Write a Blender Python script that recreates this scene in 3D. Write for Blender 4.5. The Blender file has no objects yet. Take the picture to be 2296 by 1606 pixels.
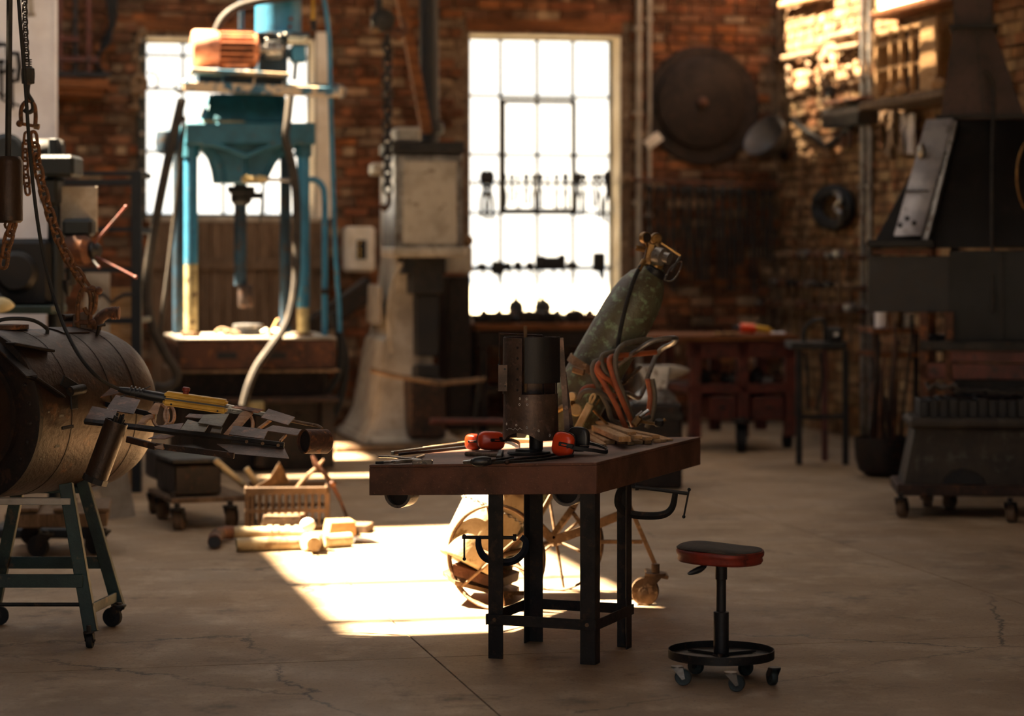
import bpy, bmesh, math, random
from math import sin, cos, pi, radians, sqrt
from mathutils import Vector as V, Matrix, noise
random.seed(7)
S = bpy.context.scene
C = S.collection
# ---------------- camera (85 mm, eye height 1.70 m, level, dropped frame) -------------
FPX = 85 / 36 * 2296
CH, YH = 1.70, 570.0
cd = bpy.data.cameras.new('camera'); cam = bpy.data.objects.new('camera', cd); C.objects.link(cam)
cam.location = (0, 0, CH); cam.rotation_euler = (pi / 2, 0, 0)
cd.lens = 85; cd.sensor_width = 36; cd.sensor_fit = 'HORIZONTAL'
cd.shift_y = -(803 - YH) / 2296
cd.dof.use_dof = True; cd.dof.focus_distance = 10.3; cd.dof.aperture_fstop = 1.7
cd.clip_end = 500
S.camera = cam
# ---------------- daylight ------------------------------------------------------------
TH = radians(12.5)                       # the room is turned 12.5 degrees to the camera
E1 = V((cos(TH), sin(TH), 0)); E2 = V((-sin(TH), cos(TH), 0))
W0 = V((0.2745, 24.0, 0))                # foot of the back wall under the big window
w = bpy.data.worlds.new('world'); S.world = w; w.use_nodes = True
bg = w.node_tree.nodes['Background']; bg.inputs[0].default_value = (0.86, 0.92, 1.0, 1); bg.inputs[1].default_value = 1.4
ELEV = radians(60)
sd = bpy.data.lights.new('sun', 'SUN'); sun = bpy.data.objects.new('sun', sd); C.objects.link(sun)
sd.energy = 75; sd.color = (1.0, 0.80, 0.55); sd.angle = radians(1.6)
SUN = (E1 * cos(ELEV) + E2 * -0.15 + V((0, 0, -sin(ELEV)))).normalized()
sun.rotation_euler = SUN.to_track_quat('-Z', 'Y').to_euler(); sun.location = (-20, 20, 25)
S.view_settings.view_transform = 'Standard'; S.view_settings.look = 'None'
S.view_settings.exposure = 0.68; S.view_settings.gamma = 1.0; S.view_settings.use_curve_mapping = False
cy = S.cycles
cy.use_denoising = True; cy.max_bounces = 8; cy.diffuse_bounces = 5; cy.glossy_bounces = 4
cy.transparent_max_bounces = 12; cy.sample_clamp_indirect = 6.0; cy.caustics_reflective = False; cy.caustics_refractive = False
# openings in the roof that let the sun in, the last added for fill light (room coordinates x0,x1,y0,y1)
ROOF = 5.2
SKYLIGHTS = [(-6.85, -5.32, -11.8, -7.6), (-6.35, -5.3, -4.2, -1.5), (-5.3, -4.05, -4.4, -3.4), (1.0, 2.5, -4.6, -0.05), (-7.5, -4.5, -21.5, -18.0)]
FILL_SHEETS = [(-5.1, -1.6, -11.2, -8.4), (-4.6, -0.9, -8.0, -5.4), (-9.2, -6.9, -9.4, -6.0), (-9.2, -6.9, -4.4, -0.4), (-4.8, -2.4, -3.2, -0.4)]   # unseen translucent roof sheets added as soft fill light
XL, XR, YN = -9.6, 2.51, -27.0           # left wall, right wall, near wall
def room(x, y, z=0.0): return W0 + E1 * x + E2 * y + V((0, 0, z))
FILL_DOOR = (-8.8, -3.2, 4.2)                 # unseen doorway added in the near wall for front fill light: x0, x1, height
def portal(c, nrm, sx, sy, roll):
    d = bpy.data.lights.new('daylight_portal', 'AREA'); o = bpy.data.objects.new('daylight_portal', d); C.objects.link(o)
    d.shape = 'RECTANGLE'; d.size = sx; d.size_y = sy; d.cycles.is_portal = True
    o.location = c; o.rotation_euler = roll
for (x0, x1, y0, y1) in SKYLIGHTS:
    portal(room((x0 + x1) / 2, (y0 + y1) / 2, ROOF + .12), None, x1 - x0, y1 - y0, (0, 0, TH))
portal(room((FILL_DOOR[0] + FILL_DOOR[1]) / 2, YN - .35, FILL_DOOR[2] / 2), None, FILL_DOOR[1] - FILL_DOOR[0], FILL_DOOR[2], (pi / 2, 0, TH))
# ---------------- pixel helpers -------------------------------------------------------
def P(x, y, Y): return V(((x - 1148) / FPX * Y, Y, CH - (y - YH) / FPX * Y))
def G(x, y):
    Y = CH * FPX / (y - YH); return V(((x - 1148) / FPX * Y, Y, 0))
def cr(pts, n=6, closed=False):          # Catmull-Rom through points
    pts = [V(p) for p in pts]; out = []; m = len(pts)
    for i in range(m if closed else m - 1):
        g = (lambda k: pts[k % m]) if closed else (lambda k: pts[min(max(k, 0), m - 1)])
        a, b, c, d = g(i - 1), g(i), g(i + 1), g(i + 2)
        for j in range(n):
            t = j / n
            out.append(.5 * ((2 * b) + (c - a) * t + (2 * a - 5 * b + 4 * c - d) * t * t + (3 * b - a - 3 * c + d) * t ** 3))
    if not closed: out.append(pts[-1])
    return out
def perp(d):
    d = V(d).normalized(); u = V((0, 0, 1)) if abs(d.z) < .9 else V((1, 0, 0))
    a = u.cross(d).normalized(); return a, d.cross(a).normalized()
# ---------------- mesh builder --------------------------------------------------------
class MB:
    def __init__(s): s.v = []; s.f = []
    def add(s, vs, fs):
        n = len(s.v); s.v += [tuple(p) for p in vs]; s.f += [tuple(i + n for i in f) for f in fs]; return s
    def box(s, a, b):
        x0, x1 = sorted((a[0], b[0])); y0, y1 = sorted((a[1], b[1])); z0, z1 = sorted((a[2], b[2]))
        return s.add([(x0, y0, z0), (x1, y0, z0), (x1, y1, z0), (x0, y1, z0), (x0, y0, z1), (x1, y0, z1), (x1, y1, z1), (x0, y1, z1)],
                     [(0, 3, 2, 1), (4, 5, 6, 7), (0, 1, 5, 4), (1, 2, 6, 5), (2, 3, 7, 6), (3, 0, 4, 7)])
    def bar(s, p, q, wd, h, up=None):
        p, q = V(p), V(q); d = (q - p).normalized()
        if up is None: a, b = perp(d)
        else:
            a = V(up).cross(d).normalized(); b = d.cross(a).normalized()
        a = a * wd / 2; b = b * h / 2
        return s.add([p - a - b, p + a - b, p + a + b, p - a + b, q - a - b, q + a - b, q + a + b, q - a + b],
                     [(0, 3, 2, 1), (4, 5, 6, 7), (0, 1, 5, 4), (1, 2, 6, 5), (2, 3, 7, 6), (3, 0, 4, 7)])
    def tube(s, pts, r, n=8, closed=False):
        pts = [V(p) for p in pts]; m = len(pts); vs = []; fs = []
        rr = r if isinstance(r, (list, tuple)) else [r] * m
        a = None
        for i, p in enumerate(pts):
            d = (pts[(i + 1) % m] - pts[i - 1]) if (closed or 0 < i < m - 1) else (pts[1] - pts[0] if i == 0 else pts[-1] - pts[-2])
            d = d.normalized() if d.length > 1e-9 else V((0, 0, 1))
            if a is None: a, _ = perp(d)
            a = (a - d * a.dot(d)); a = a.normalized() if a.length > 1e-6 else perp(d)[0]
            b = d.cross(a)
            for k in range(n):
                t = 2 * pi * k / n; vs.append(p + (a * cos(t) + b * sin(t)) * rr[i])
        for i in range(m if closed else m - 1):
            for k in range(n):
                j = (i + 1) % m; fs.append((i * n + k, i * n + (k + 1) % n, j * n + (k + 1) % n, j * n + k))
        if not closed: fs += [tuple(range(n))[::-1], tuple((m - 1) * n + k for k in range(n))]
        return s.add(vs, fs)
    def lathe(s, prof, o=(0, 0, 0), ax=(0, 0, 1), n=24, caps=True, a0=0., a1=2 * pi):
        o, ax = V(o), V(ax).normalized(); a, b = perp(ax); vs = []; fs = []; m = len(prof)
        full = abs(a1 - a0 - 2 * pi) < 1e-6; k2 = n if full else n + 1
        for (r, h) in prof:
            for k in range(k2):
                t = a0 + (a1 - a0) * k / n; vs.append(o + ax * h + (a * cos(t) + b * sin(t)) * r)
        for i in range(m - 1):
            for k in range(n):
                fs.append((i * k2 + k, i * k2 + (k + 1) % k2, (i + 1) * k2 + (k + 1) % k2, (i + 1) * k2 + k))
        if caps and full:
            if prof[0][0] > 1e-6: fs.append(tuple(range(n))[::-1])
            if prof[-1][0] > 1e-6: fs.append(tuple((m - 1) * n + k for k in range(n)))
        return s.add(vs, fs)
    def cyl(s, p, q, r, n=16, r2=None):
        p, q = V(p), V(q); return s.lathe([(r, 0), (r if r2 is None else r2, (q - p).length)], p, q - p, n)
    def prism(s, pts, vec):
        pts = [V(p) for p in pts]; m = len(pts); vec = V(vec)
        return s.add(pts + [p + vec for p in pts], [tuple(range(m))[::-1], tuple(range(m, 2 * m))] + [(i, (i + 1) % m, m + (i + 1) % m, m + i) for i in range(m)])
    def sheet(s, grid, th):              # grid of points (rows) thickened
        R, K = len(grid), len(grid[0]); g = [[V(p) for p in r] for r in grid]; vs = []; fs = []
        nm = []
        for i in range(R):
            for j in range(K):
                u = g[min(i + 1, R - 1)][j] - g[max(i - 1, 0)][j]; t = g[i][min(j + 1, K - 1)] - g[i][max(j - 1, 0)]
                c = u.cross(t); nm.append(c.normalized() if c.length > 1e-9 else V((0, 0, 1)))
        for sg in (.5, -.5):
            for i in range(R):
                for j in range(K): vs.append(g[i][j] + nm[i * K + j] * th * sg)
        N = R * K
        for i in range(R - 1):
            for j in range(K - 1):
                a = i * K + j; fs += [(a, a + 1, a + K + 1, a + K), (N + a, N + a + K, N + a + K + 1, N + a + 1)]
        for i in range(R - 1):
            a = i * K; fs += [(a, a + K, N + a + K, N + a)]; a = i * K + K - 1; fs += [(a, N + a, N + a + K, a + K)]
        for j in range(K - 1):
            a = j; fs += [(a, N + a, N + a + 1, a + 1)]; a = (R - 1) * K + j; fs += [(a, a + 1, N + a + 1, N + a)]
        return s.add(vs, fs)
    def ell(s, c, r, n=14, m=8, M=None):
        c = V(c); r = (r, r, r) if not isinstance(r, (tuple, list)) else r; vs = []; fs = []
        for i in range(1, m):
            t = pi * i / m
            for k in range(n):
                u = 2 * pi * k / n; vs.append(V((r[0] * sin(t) * cos(u), r[1] * sin(t) * sin(u), r[2] * cos(t))))
        vs += [V((0, 0, r[2])), V((0, 0, -r[2]))]; N = (m - 1) * n
        for i in range(m - 2):
            for k in range(n): fs.append((i * n + k, i * n + (k + 1) % n, (i + 1) * n + (k + 1) % n, (i + 1) * n + k))
        for k in range(n): fs += [(N, (k + 1) % n, k), (N + 1, (m - 2) * n + k, (m - 2) * n + (k + 1) % n)]
        if M is not None: vs = [M @ p for p in vs]
        return s.add([c + p for p in vs], fs)
    def mesh(s, name, bev=0, seg=1, ang=35):
        me = bpy.data.meshes.new(name); bm = bmesh.new()
        vv = [bm.verts.new(p) for p in s.v]
        for f in s.f:
            try: bm.faces.new([vv[i] for i in f])
            except ValueError: pass
        bmesh.ops.recalc_face_normals(bm, faces=bm.faces)
        if bev:
            ed = [e for e in bm.edges if len(e.link_faces) == 2 and e.calc_face_angle(0) > radians(40)]
            bmesh.ops.bevel(bm, geom=ed, offset=bev, segments=seg, affect='EDGES', clamp_overlap=True)
        bm.to_mesh(me); bm.free()
        for p in me.polygons: p.use_smooth = True
        me.set_sharp_from_angle(angle=radians(ang)); return me
def link(o, parent=None):
    C.objects.link(o)
    if parent is not None: o.parent = parent
    return o
class T:                                 # a thing: an Empty (or one mesh) with a local frame
    def __init__(s, name, label, cat, o, rot=0., group=None, kind=None, solo=False):
        s.o = V(o); s.ex = V((cos(rot), sin(rot), 0)); s.ey = V((-sin(rot), cos(rot), 0)); s.rot = rot
        s.name = name; s.meta = dict(label=label, category=cat, group=group, kind=kind); s.e = None
        if not solo: s._mk(bpy.data.objects.new(name, None))
    def _mk(s, e):
        link(e); e.location = s.o; e.rotation_euler = (0, 0, s.rot); s.e = e
        if e.type == 'EMPTY': e.empty_display_size = .1
        for k, v in s.meta.items():
            if v: e[k] = v
        return e
    def loc(s, p): r = V(p) - s.o; return V((r.dot(s.ex), r.dot(s.ey), r.z))
    def q(s, x, y, d=0.):
        r = V(((x - 1148) / FPX, 1, -(y - YH) / FPX)); c = V((0, 0, CH)) - s.o
        t = (d - c.dot(s.ey)) / r.dot(s.ey); return s.loc(V((0, 0, CH)) + r * t)
    def qb(s, mb, x0, y0, x1, y1, d0, d1):      # box: pixel rectangle on local plane d0, going back to d1
        a, b = s.q(x0, y1, d0), s.q(x1, y0, d0); return mb.box((a.x, d0, a.z), (b.x, d1, b.z))
    def qp(s, mb, pts, d0, d1):                 # prism of a pixel outline
        return mb.prism([s.q(x, y, d0) for x, y in pts], (0, d1 - d0, 0))
    def qt(s, pts, d=0.): return [s.q(p[0], p[1], p[2] if len(p) > 2 else d) for p in pts]
    def part(s, name, mb, m, parent=None, bev=0, label=None, kind=None, ang=35, seg=1):
        me = mb if isinstance(mb, bpy.types.Mesh) else mb.mesh(name, bev, seg, ang)
        if not me.materials: me.materials.append(m)
        o = link(bpy.data.objects.new(name, me), parent or s.e)
        if label: o['label'] = label
        if kind: o['kind'] = kind
        return o
    def solo(s, mb, m, bev=0, ang=35, seg=1):
        me = mb.mesh(s.name, bev, seg, ang); me.materials.append(m)
        s._mk(bpy.data.objects.new(s.name, me)); return s.e
def qbox(t, name, m, x0, y0, x1, y1, d0, d1, bev=.004, parent=None, label=None):
    return t.part(name, t.qb(MB(), x0, y0, x1, y1, d0, d1), m, parent, bev, label)
def qprism(t, name, m, pts, d0, d1, bev=.004, parent=None, label=None):
    return t.part(name, t.qp(MB(), pts, d0, d1), m, parent, bev, label)
def qtube(t, name, m, pts, r, d=0., smooth=0, n=8, parent=None, label=None, closed=False):
    p = t.qt(pts, d)
    if smooth: p = cr(p, smooth, closed)
    return t.part(name, MB().tube(p, r, n, closed), m, parent, 0, label)
# ---------------- materials -----------------------------------------------------------
def lin(c):
    if isinstance(c, str): c = tuple(int(c[i:i + 2], 16) / 255 for i in (0, 2, 4))
    return tuple((x / 12.92 if x <= .04045 else ((x + .055) / 1.055) ** 2.4) for x in c) + (1,)
def nd(nt, t, **k):
    n = nt.nodes.new(t)
    for a, b in k.items(): setattr(n, a, b)
    return n
def mat(name, c1, c2=None, c3=None, rough=.6, metal=0., scale=6., lo=.42, hi=.6, bump=.2, bscale=60., lo3=.56, hi3=.64, s3=22., stretch=None, spec=.4, rvar=.15):
    m = bpy.data.materials.new(name); m.use_nodes = True; nt = m.node_tree; L = nt.links.new
    b = nt.nodes['Principled BSDF']; b.inputs['Metallic'].default_value = metal; b.inputs['Specular IOR Level'].default_value = spec
    tc = nd(nt, 'ShaderNodeTexCoord'); vec = tc.outputs['Object']
    if stretch:
        mp = nd(nt, 'ShaderNodeMapping'); mp.inputs['Scale'].default_value = stretch; L(vec, mp.inputs[0]); vec = mp.outputs[0]
    def nz(sc, det=5):
        n = nd(nt, 'ShaderNodeTexNoise'); n.inputs['Scale'].default_value = sc; n.inputs['Detail'].default_value = det; n.inputs['Roughness'].default_value = .65
        L(vec, n.inputs['Vector']); return n.outputs['Fac']
    def ramp(src, lo, hi):
        r = nd(nt, 'ShaderNodeMapRange'); r.inputs[1].default_value = lo; r.inputs[2].default_value = hi; L(src, r.inputs[0]); return r.outputs[0]
    def mix(f, a, c):
        x = nd(nt, 'ShaderNodeMix', data_type='RGBA'); L(f, x.inputs[0])
        if isinstance(a, tuple): x.inputs[6].default_value = a
        else: L(a, x.inputs[6])
        x.inputs[7].default_value = c; return x.outputs[2]
    n1 = nz(scale); col = lin(c1)
    if c2: col = mix(ramp(n1, lo, hi), col, lin(c2))
    if c3: col = mix(ramp(nz(s3), lo3, hi3), col, lin(c3))
    if isinstance(col, tuple): b.inputs['Base Color'].default_value = col
    else: L(col, b.inputs['Base Color'])
    rr = nd(nt, 'ShaderNodeMapRange'); rr.inputs[3].default_value = max(.05, rough - rvar); rr.inputs[4].default_value = min(1, rough + rvar)
    L(n1, rr.inputs[0]); L(rr.outputs[0], b.inputs['Roughness'])
    if bump:
        bp = nd(nt, 'ShaderNodeBump'); bp.inputs['Strength'].default_value = bump; bp.inputs['Distance'].default_value = .01
        L(nz(bscale, 3), bp.inputs['Height']); L(bp.outputs[0], b.inputs['Normal'])
    return m
M = {}
M['brick'] = mat('brick_clay', '8a4a2c', '5e3320', 'b39a7c', rough=.9, scale=3.2, lo=.38, hi=.62, s3=2.4, lo3=.6, hi3=.72, bump=.5, bscale=35, spec=.15)
M['mortar'] = mat('mortar', '6a5644', '4c3c30', '8a7660', rough=.95, scale=5, bump=.6, bscale=45, spec=.1)
M['plaster'] = mat('plaster_white', 'd8cfc2', 'c2b6a4', rough=.9, scale=3, bump=.3, spec=.1)
M['floor'] = None
M['timber'] = mat('timber_beam', '7a4a28', '55331c', '3a2414', rough=.8, scale=3, stretch=(.5, 4, 6), bump=.3, spec=.2)
M['roof'] = mat('roof_sheet', '6a625a', '4e463e', rough=.85, scale=3, bump=.1, spec=.1)
M['iron_dark'] = mat('dark_iron', '26231f', '171615', '4a3524', rough=.6, metal=.3, scale=7, lo3=.6, hi3=.7)
M['black'] = mat('black_steel', '16171a', '1f1d1c', rough=.55, metal=.2, scale=9, bump=.15)
M['rubber'] = mat('black_rubber', '131416', '1b1a19', rough=.8, scale=14, bump=.1)
M['rust'] = mat('rusty_steel', '5a3826', '3a281f', '7c4c2a', rough=.72, metal=.25, scale=5, s3=14, bump=.35)
M['rust_dark'] = mat('dark_rusty_plate', '38261d', '221b18', '5a3a26', rough=.6, metal=.35, scale=5, s3=25, bump=.3)
M['rust_tan'] = mat('tan_rusty_frame', '745a40', '523e2a', '92765a', rough=.75, metal=.15, scale=8, bump=.3)
M['grey_paint'] = mat('grey_machine_paint', 'a2988a', '857a6c', '5e5246', rough=.55, scale=4, s3=9, lo3=.6, hi3=.7, bump=.15)
M['steel'] = mat('bare_steel', '8d8a86', '6a6662', '4a3a2c', rough=.38, metal=.8, scale=6, bump=.1)
M['wood'] = mat('pale_wood', 'b08a60', '946f49', '7a5a3a', rough=.75, scale=4, stretch=(1, 9, 9), bump=.2, spec=.2)
M['wood_grey'] = mat('weathered_wood', '6e5a48', '574636', '40342a', rough=.85, scale=4, stretch=(7, 7, .7), bump=.3, spec=.2)
# ---------------- brick and floor materials -------------------------------------------
def brick_mat(nm, c0, c1, cols):
    m = bpy.data.materials.new(nm); m.use_nodes = True; nt = m.node_tree; L = nt.links.new; b = nt.nodes['Principled BSDF']
    b.inputs['Roughness'].default_value = .9; b.inputs['Specular IOR Level'].default_value = .15
    oi = nd(nt, 'ShaderNodeObjectInfo'); ge = nd(nt, 'ShaderNodeNewGeometry')
    ad = nd(nt, 'ShaderNodeMath', operation='ADD'); fr = nd(nt, 'ShaderNodeMath', operation='FRACT')
    L(oi.outputs['Random'], ad.inputs[0]); L(ge.outputs['Random Per Island'], ad.inputs[1]); L(ad.outputs[0], fr.inputs[0])
    cr_ = nd(nt, 'ShaderNodeValToRGB'); e = cr_.color_ramp.elements
    e[0].position = 0; e[0].color = lin(c0); e[1].position = 1; e[1].color = lin(c1)
    for p, c in zip((.25, .45, .6, .72, .84, .93), cols):
        x = e.new(p); x.color = lin(c)
    L(fr.outputs[0], cr_.inputs[0])
    n = nd(nt, 'ShaderNodeTexNoise'); n.inputs['Scale'].default_value = 5; n.inputs['Detail'].default_value = 6; L(ge.outputs['Position'], n.inputs['Vector'])
    r = nd(nt, 'ShaderNodeMapRange'); r.inputs[1].default_value = .35; r.inputs[2].default_value = .7; L(n.outputs['Fac'], r.inputs[0])
    x = nd(nt, 'ShaderNodeMix', data_type='RGBA', blend_type='MULTIPLY'); x.inputs[0].default_value = 1
    v = nd(nt, 'ShaderNodeValToRGB'); v.color_ramp.elements[0].color = (.45, .42, .4, 1); v.color_ramp.elements[1].color = (1.15, 1.1, 1.05, 1); L(r.outputs[0], v.inputs[0])
    L(cr_.outputs[0], x.inputs[6]); L(v.outputs[0], x.inputs[7]); L(x.outputs[2], b.inputs['Base Color'])
    n2 = nd(nt, 'ShaderNodeTexNoise'); n2.inputs['Scale'].default_value = 40; L(ge.outputs['Position'], n2.inputs['Vector'])
    bp = nd(nt, 'ShaderNodeBump'); bp.inputs['Strength'].default_value = .6; bp.inputs['Distance'].default_value = .01; L(n2.outputs['Fac'], bp.inputs['Height']); L(bp.outputs[0], b.inputs['Normal'])
    return m
M['brick'] = brick_mat('brick_varied', '4e3426', '7d4c34', ('69452f', '7c4c32', '5f4a3b', '88532f', '776553', '988066'))
M['brick_lime'] = brick_mat('brick_limewashed', '7a5c44', '936a48', ('937a5c', '85583a', 'a58d6c', '8a6648', 'a8916f', '967a56'))
def floor_mat():
    m = bpy.data.materials.new('worn_concrete'); m.use_nodes = True; nt = m.node_tree; L = nt.links.new; b = nt.nodes['Principled BSDF']
    b.inputs['Specular IOR Level'].default_value = .3
    ge = nd(nt, 'ShaderNodeNewGeometry')
    def nz(sc, det=6, ro=.6):
        n = nd(nt, 'ShaderNodeTexNoise'); n.inputs['Scale'].default_value = sc; n.inputs['Detail'].default_value = det; n.inputs['Roughness'].default_value = ro
        L(ge.outputs['Position'], n.inputs['Vector']); return n
    def rg(s, a, c, d=0., e=1.):
        r = nd(nt, 'ShaderNodeMapRange'); r.inputs[1].default_value = a; r.inputs[2].default_value = c; r.inputs[3].default_value = d; r.inputs[4].default_value = e; L(s, r.inputs[0]); return r.outputs[0]
    def mx(f, a, c, bt='MIX'):
        x = nd(nt, 'ShaderNodeMix', data_type='RGBA', blend_type=bt); L(f, x.inputs[0])
        for i, z in ((6, a), (7, c)):
            if isinstance(z, tuple): x.inputs[i].default_value = z
            else: L(z, x.inputs[i])
        return x.outputs[2]
    c = mx(rg(nz(.9).outputs['Fac'], .35, .65), lin('978067'), lin('7d674e'))
    c = mx(rg(nz(3.5, 8, .7).outputs['Fac'], .5, .72), c, lin('a8937a'))
    c = mx(rg(nz(1.7, 8, .75).outputs['Fac'], .56, .7), c, lin('4e4032'))
    c = mx(rg(nz(60, 2).outputs['Fac'], .55, .75, 0, .6), c, lin('4c4138'))
    v = nd(nt, 'ShaderNodeTexVoronoi', feature='DISTANCE_TO_EDGE'); v.inputs['Scale'].default_value = .45
    dn = nz(2.2, 8, .75); mxv = nd(nt, 'ShaderNodeMix', data_type='VECTOR'); mxv.inputs[0].default_value = .22
    L(ge.outputs['Position'], mxv.inputs[4]); L(dn.outputs['Color'], mxv.inputs[5]); L(mxv.outputs[1], v.inputs['Vector'])
    crk = rg(v.outputs['Distance'], .0, .004, 1, 0)
    crk2 = nd(nt, 'ShaderNodeMath', operation='MULTIPLY'); L(crk, crk2.inputs[0]); L(rg(nz(.5).outputs['Fac'], .45, .55), crk2.inputs[1])
    c = mx(crk2.outputs[0], c, lin('2c241e'))
    L(c, b.inputs['Base Color']); L(rg(nz(1.3).outputs['Fac'], .3, .7, .5, .78), b.inputs['Roughness'])
    bp = nd(nt, 'ShaderNodeBump'); bp.inputs['Strength'].default_value = .35; bp.inputs['Distance'].default_value = .006; L(nz(35, 6, .7).outputs['Fac'], bp.inputs['Height']); L(bp.outputs[0], b.inputs['Normal'])
    return m
M['floor'] = floor_mat()
def glass_mat():
    m = bpy.data.materials.new('dusty_glass'); m.use_nodes = True; nt = m.node_tree; L = nt.links.new; nt.nodes.remove(nt.nodes['Principled BSDF'])
    t = nd(nt, 'ShaderNodeBsdfTransparent'); t.inputs[0].default_value = (.93, .95, .93, 1); g = nd(nt, 'ShaderNodeBsdfGlossy'); g.inputs['Roughness'].default_value = .05
    f = nd(nt, 'ShaderNodeFresnel'); f.inputs[0].default_value = 1.45; x = nd(nt, 'ShaderNodeMixShader'); L(f.outputs[0], x.inputs[0]); L(t.outputs[0], x.inputs[1]); L(g.outputs[0], x.inputs[2])
    d = nd(nt, 'ShaderNodeBsdfTranslucent'); d.inputs[0].default_value = (.85, .82, .76, 1); y = nd(nt, 'ShaderNodeMixShader'); y.inputs[0].default_value = .12; L(x.outputs[0], y.inputs[1]); L(d.outputs[0], y.inputs[2])
    L(y.outputs[0], nt.nodes['Material Output'].inputs[0]); return m
M['glass'] = glass_mat()
# ---------------- room shell -----------------------------------------------------------
def struct(name, label): return T(name, label, None, W0, TH, kind='structure')
fl = struct('floor', 'worn stained concrete floor of the workshop laid in large slabs')
fl.part('bedding', MB().box((XL - .3, YN, -.2), (XR + .4, .4, -.012)), M['mortar'])
xs = [XL - .3, -6.7, -3.58, -0.5, XR + .3]; ys = [YN, -22, -17.2, -13.35, -8.2, -4.2, .3]
for i in range(len(xs) - 1):
    for j in range(len(ys) - 1):
        fl.part('slab', MB().box((xs[i] + .004, ys[j] + .004, -.011), (xs[i + 1] - .004, ys[j + 1] - .004, 0)), M['floor'])
yard = T('ground', 'pale dusty yard outside the windows', None, W0 + V((0, 0, -.25)), TH, kind='structure', solo=True)
M['yard'] = mat('pale_yard', 'c9bda8', 'b3a68f', rough=.95, scale=.5, bump=0)
yard.solo(MB().box((-60, .45, -.1), (60, 120, 0)), M['yard'])
ce = struct('ceiling', 'dark sheet roof with open skylights, added fill sheets and slats')
bx = sorted(set([XL - .3, XR + .4] + [v for s in SKYLIGHTS + FILL_SHEETS for v in s[:2]])); by = sorted(set([YN, .4] + [v for s in SKYLIGHTS + FILL_SHEETS for v in s[2:]]))
mb = MB()
for i in range(len(bx) - 1):
    for j in range(len(by) - 1):
        cx_, cy_ = (bx[i] + bx[i + 1]) / 2, (by[j] + by[j + 1]) / 2
        if any(s[0] < cx_ < s[1] and s[2] < cy_ < s[3] for s in SKYLIGHTS + FILL_SHEETS): continue
        mb.box((bx[i], by[j], ROOF), (bx[i + 1], by[j + 1], ROOF + .08))
ce.part('roof_sheet', mb, M['roof'])
def fill_sheet_mat():  # material of the added fill sheets, spreads the sun softly
    m = bpy.data.materials.new('fill_roof_sheet'); m.use_nodes = True; nt = m.node_tree; nt.nodes.remove(nt.nodes['Principled BSDF'])
    t = nd(nt, 'ShaderNodeBsdfTranslucent'); t.inputs[0].default_value = (.22, .225, .245, 1); nt.links.new(t.outputs[0], nt.nodes['Material Output'].inputs[0]); return m
M['sheet'] = fill_sheet_mat()
for (x0, x1, y0, y1) in FILL_SHEETS: ce.part('fill_sheet', MB().box((x0, y0, ROOF + .02), (x1, y1, ROOF + .024)), M['sheet'])
for xx in (.98, 1.1, 1.22, 1.34): ce.part('sun_slat', MB().box((xx - .03, -4.6, ROOF - .02), (xx + .03, -.05, ROOF + .06)), M['roof'])  # unseen slats added to cut the sun on the lower side wall
for (x0, x1, yy) in ((-6.85, -5.32, -11.4), (-6.85, -5.32, -10.1), (-6.35, -5.3, -2.7)):
    ce.part('glazing_bar', MB().box((x0, yy - .045, ROOF - .05), (x1, yy + .045, ROOF + .1)), M['black'])
st = struct('wall_left', 'plain left wall of the workshop'); st.part('wall', MB().box((XL - .3, YN, 0), (XL, .4, ROOF)), M['mortar'])
st = struct('wall_front', 'plain near wall of the workshop with a wide doorway added for fill light')
for nm_, x0, x1, z0, z1 in (('pier', XL - .3, FILL_DOOR[0], 0, ROOF), ('pier', FILL_DOOR[1], XR + .4, 0, ROOF), ('lintel', FILL_DOOR[0], FILL_DOOR[1], FILL_DOOR[2], ROOF)): st.part(nm_, MB().box((x0, YN - .3, z0), (x1, YN, z1)), M['mortar'])
yd = T('ground', 'pale yard added outside the fill doorway to bounce sunlight', None, W0 + V((0, 0, -.02)), TH, kind='structure', solo=True); yd.solo(MB().box((-50, -90, -.1), (50, YN - .02, 0)), M['yard'])  # unseen ground added to bounce sun in through the fill doorway
# brick walls
wb = struct('wall_back', 'old brick wall with two tall steel windows')
wr = struct('wall_right', 'old brick side wall catching the sun at its top')
def wloc(x, y): p = wb.q(x, y, 0); return p.x, p.z
W1x0, W1z1 = wloc(326, 82); W1x1, W1z0 = wloc(706, 487)
W2x0, W2z1 = wloc(1052, 74); W2x1, W2z0 = wloc(1392, 712)
OPEN = [(W1x0, W1x1, W1z0, W1z1), (W2x0, W2x1, W2z0, W2z1)]
WD = .46
mb = MB()
gx = sorted([XL, XR + .4] + [v for o in OPEN for v in o[:2]]); gz = sorted([0, ROOF] + [v for o in OPEN for v in o[2:]])
for i in range(len(gx) - 1):
    for j in range(len(gz) - 1):
        c_ = ((gx[i] + gx[i + 1]) / 2, (gz[j] + gz[j + 1]) / 2)
        if any(o[0] < c_[0] < o[1] and o[2] < c_[1] < o[3] for o in OPEN): continue
        mb.box((gx[i], .012, gz[j]), (gx[i + 1], WD, gz[j + 1]))
wb.part('mortar', mb, M['mortar'])
wr.part('mortar', MB().box((XR + .012, YN, 0), (XR + .4, .012, ROOF)), M['mortar'])
for a, b in ((W1x0, W1x1), (W2x0, W2x1)):
    pass
CO, BL = .098, .242
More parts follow.
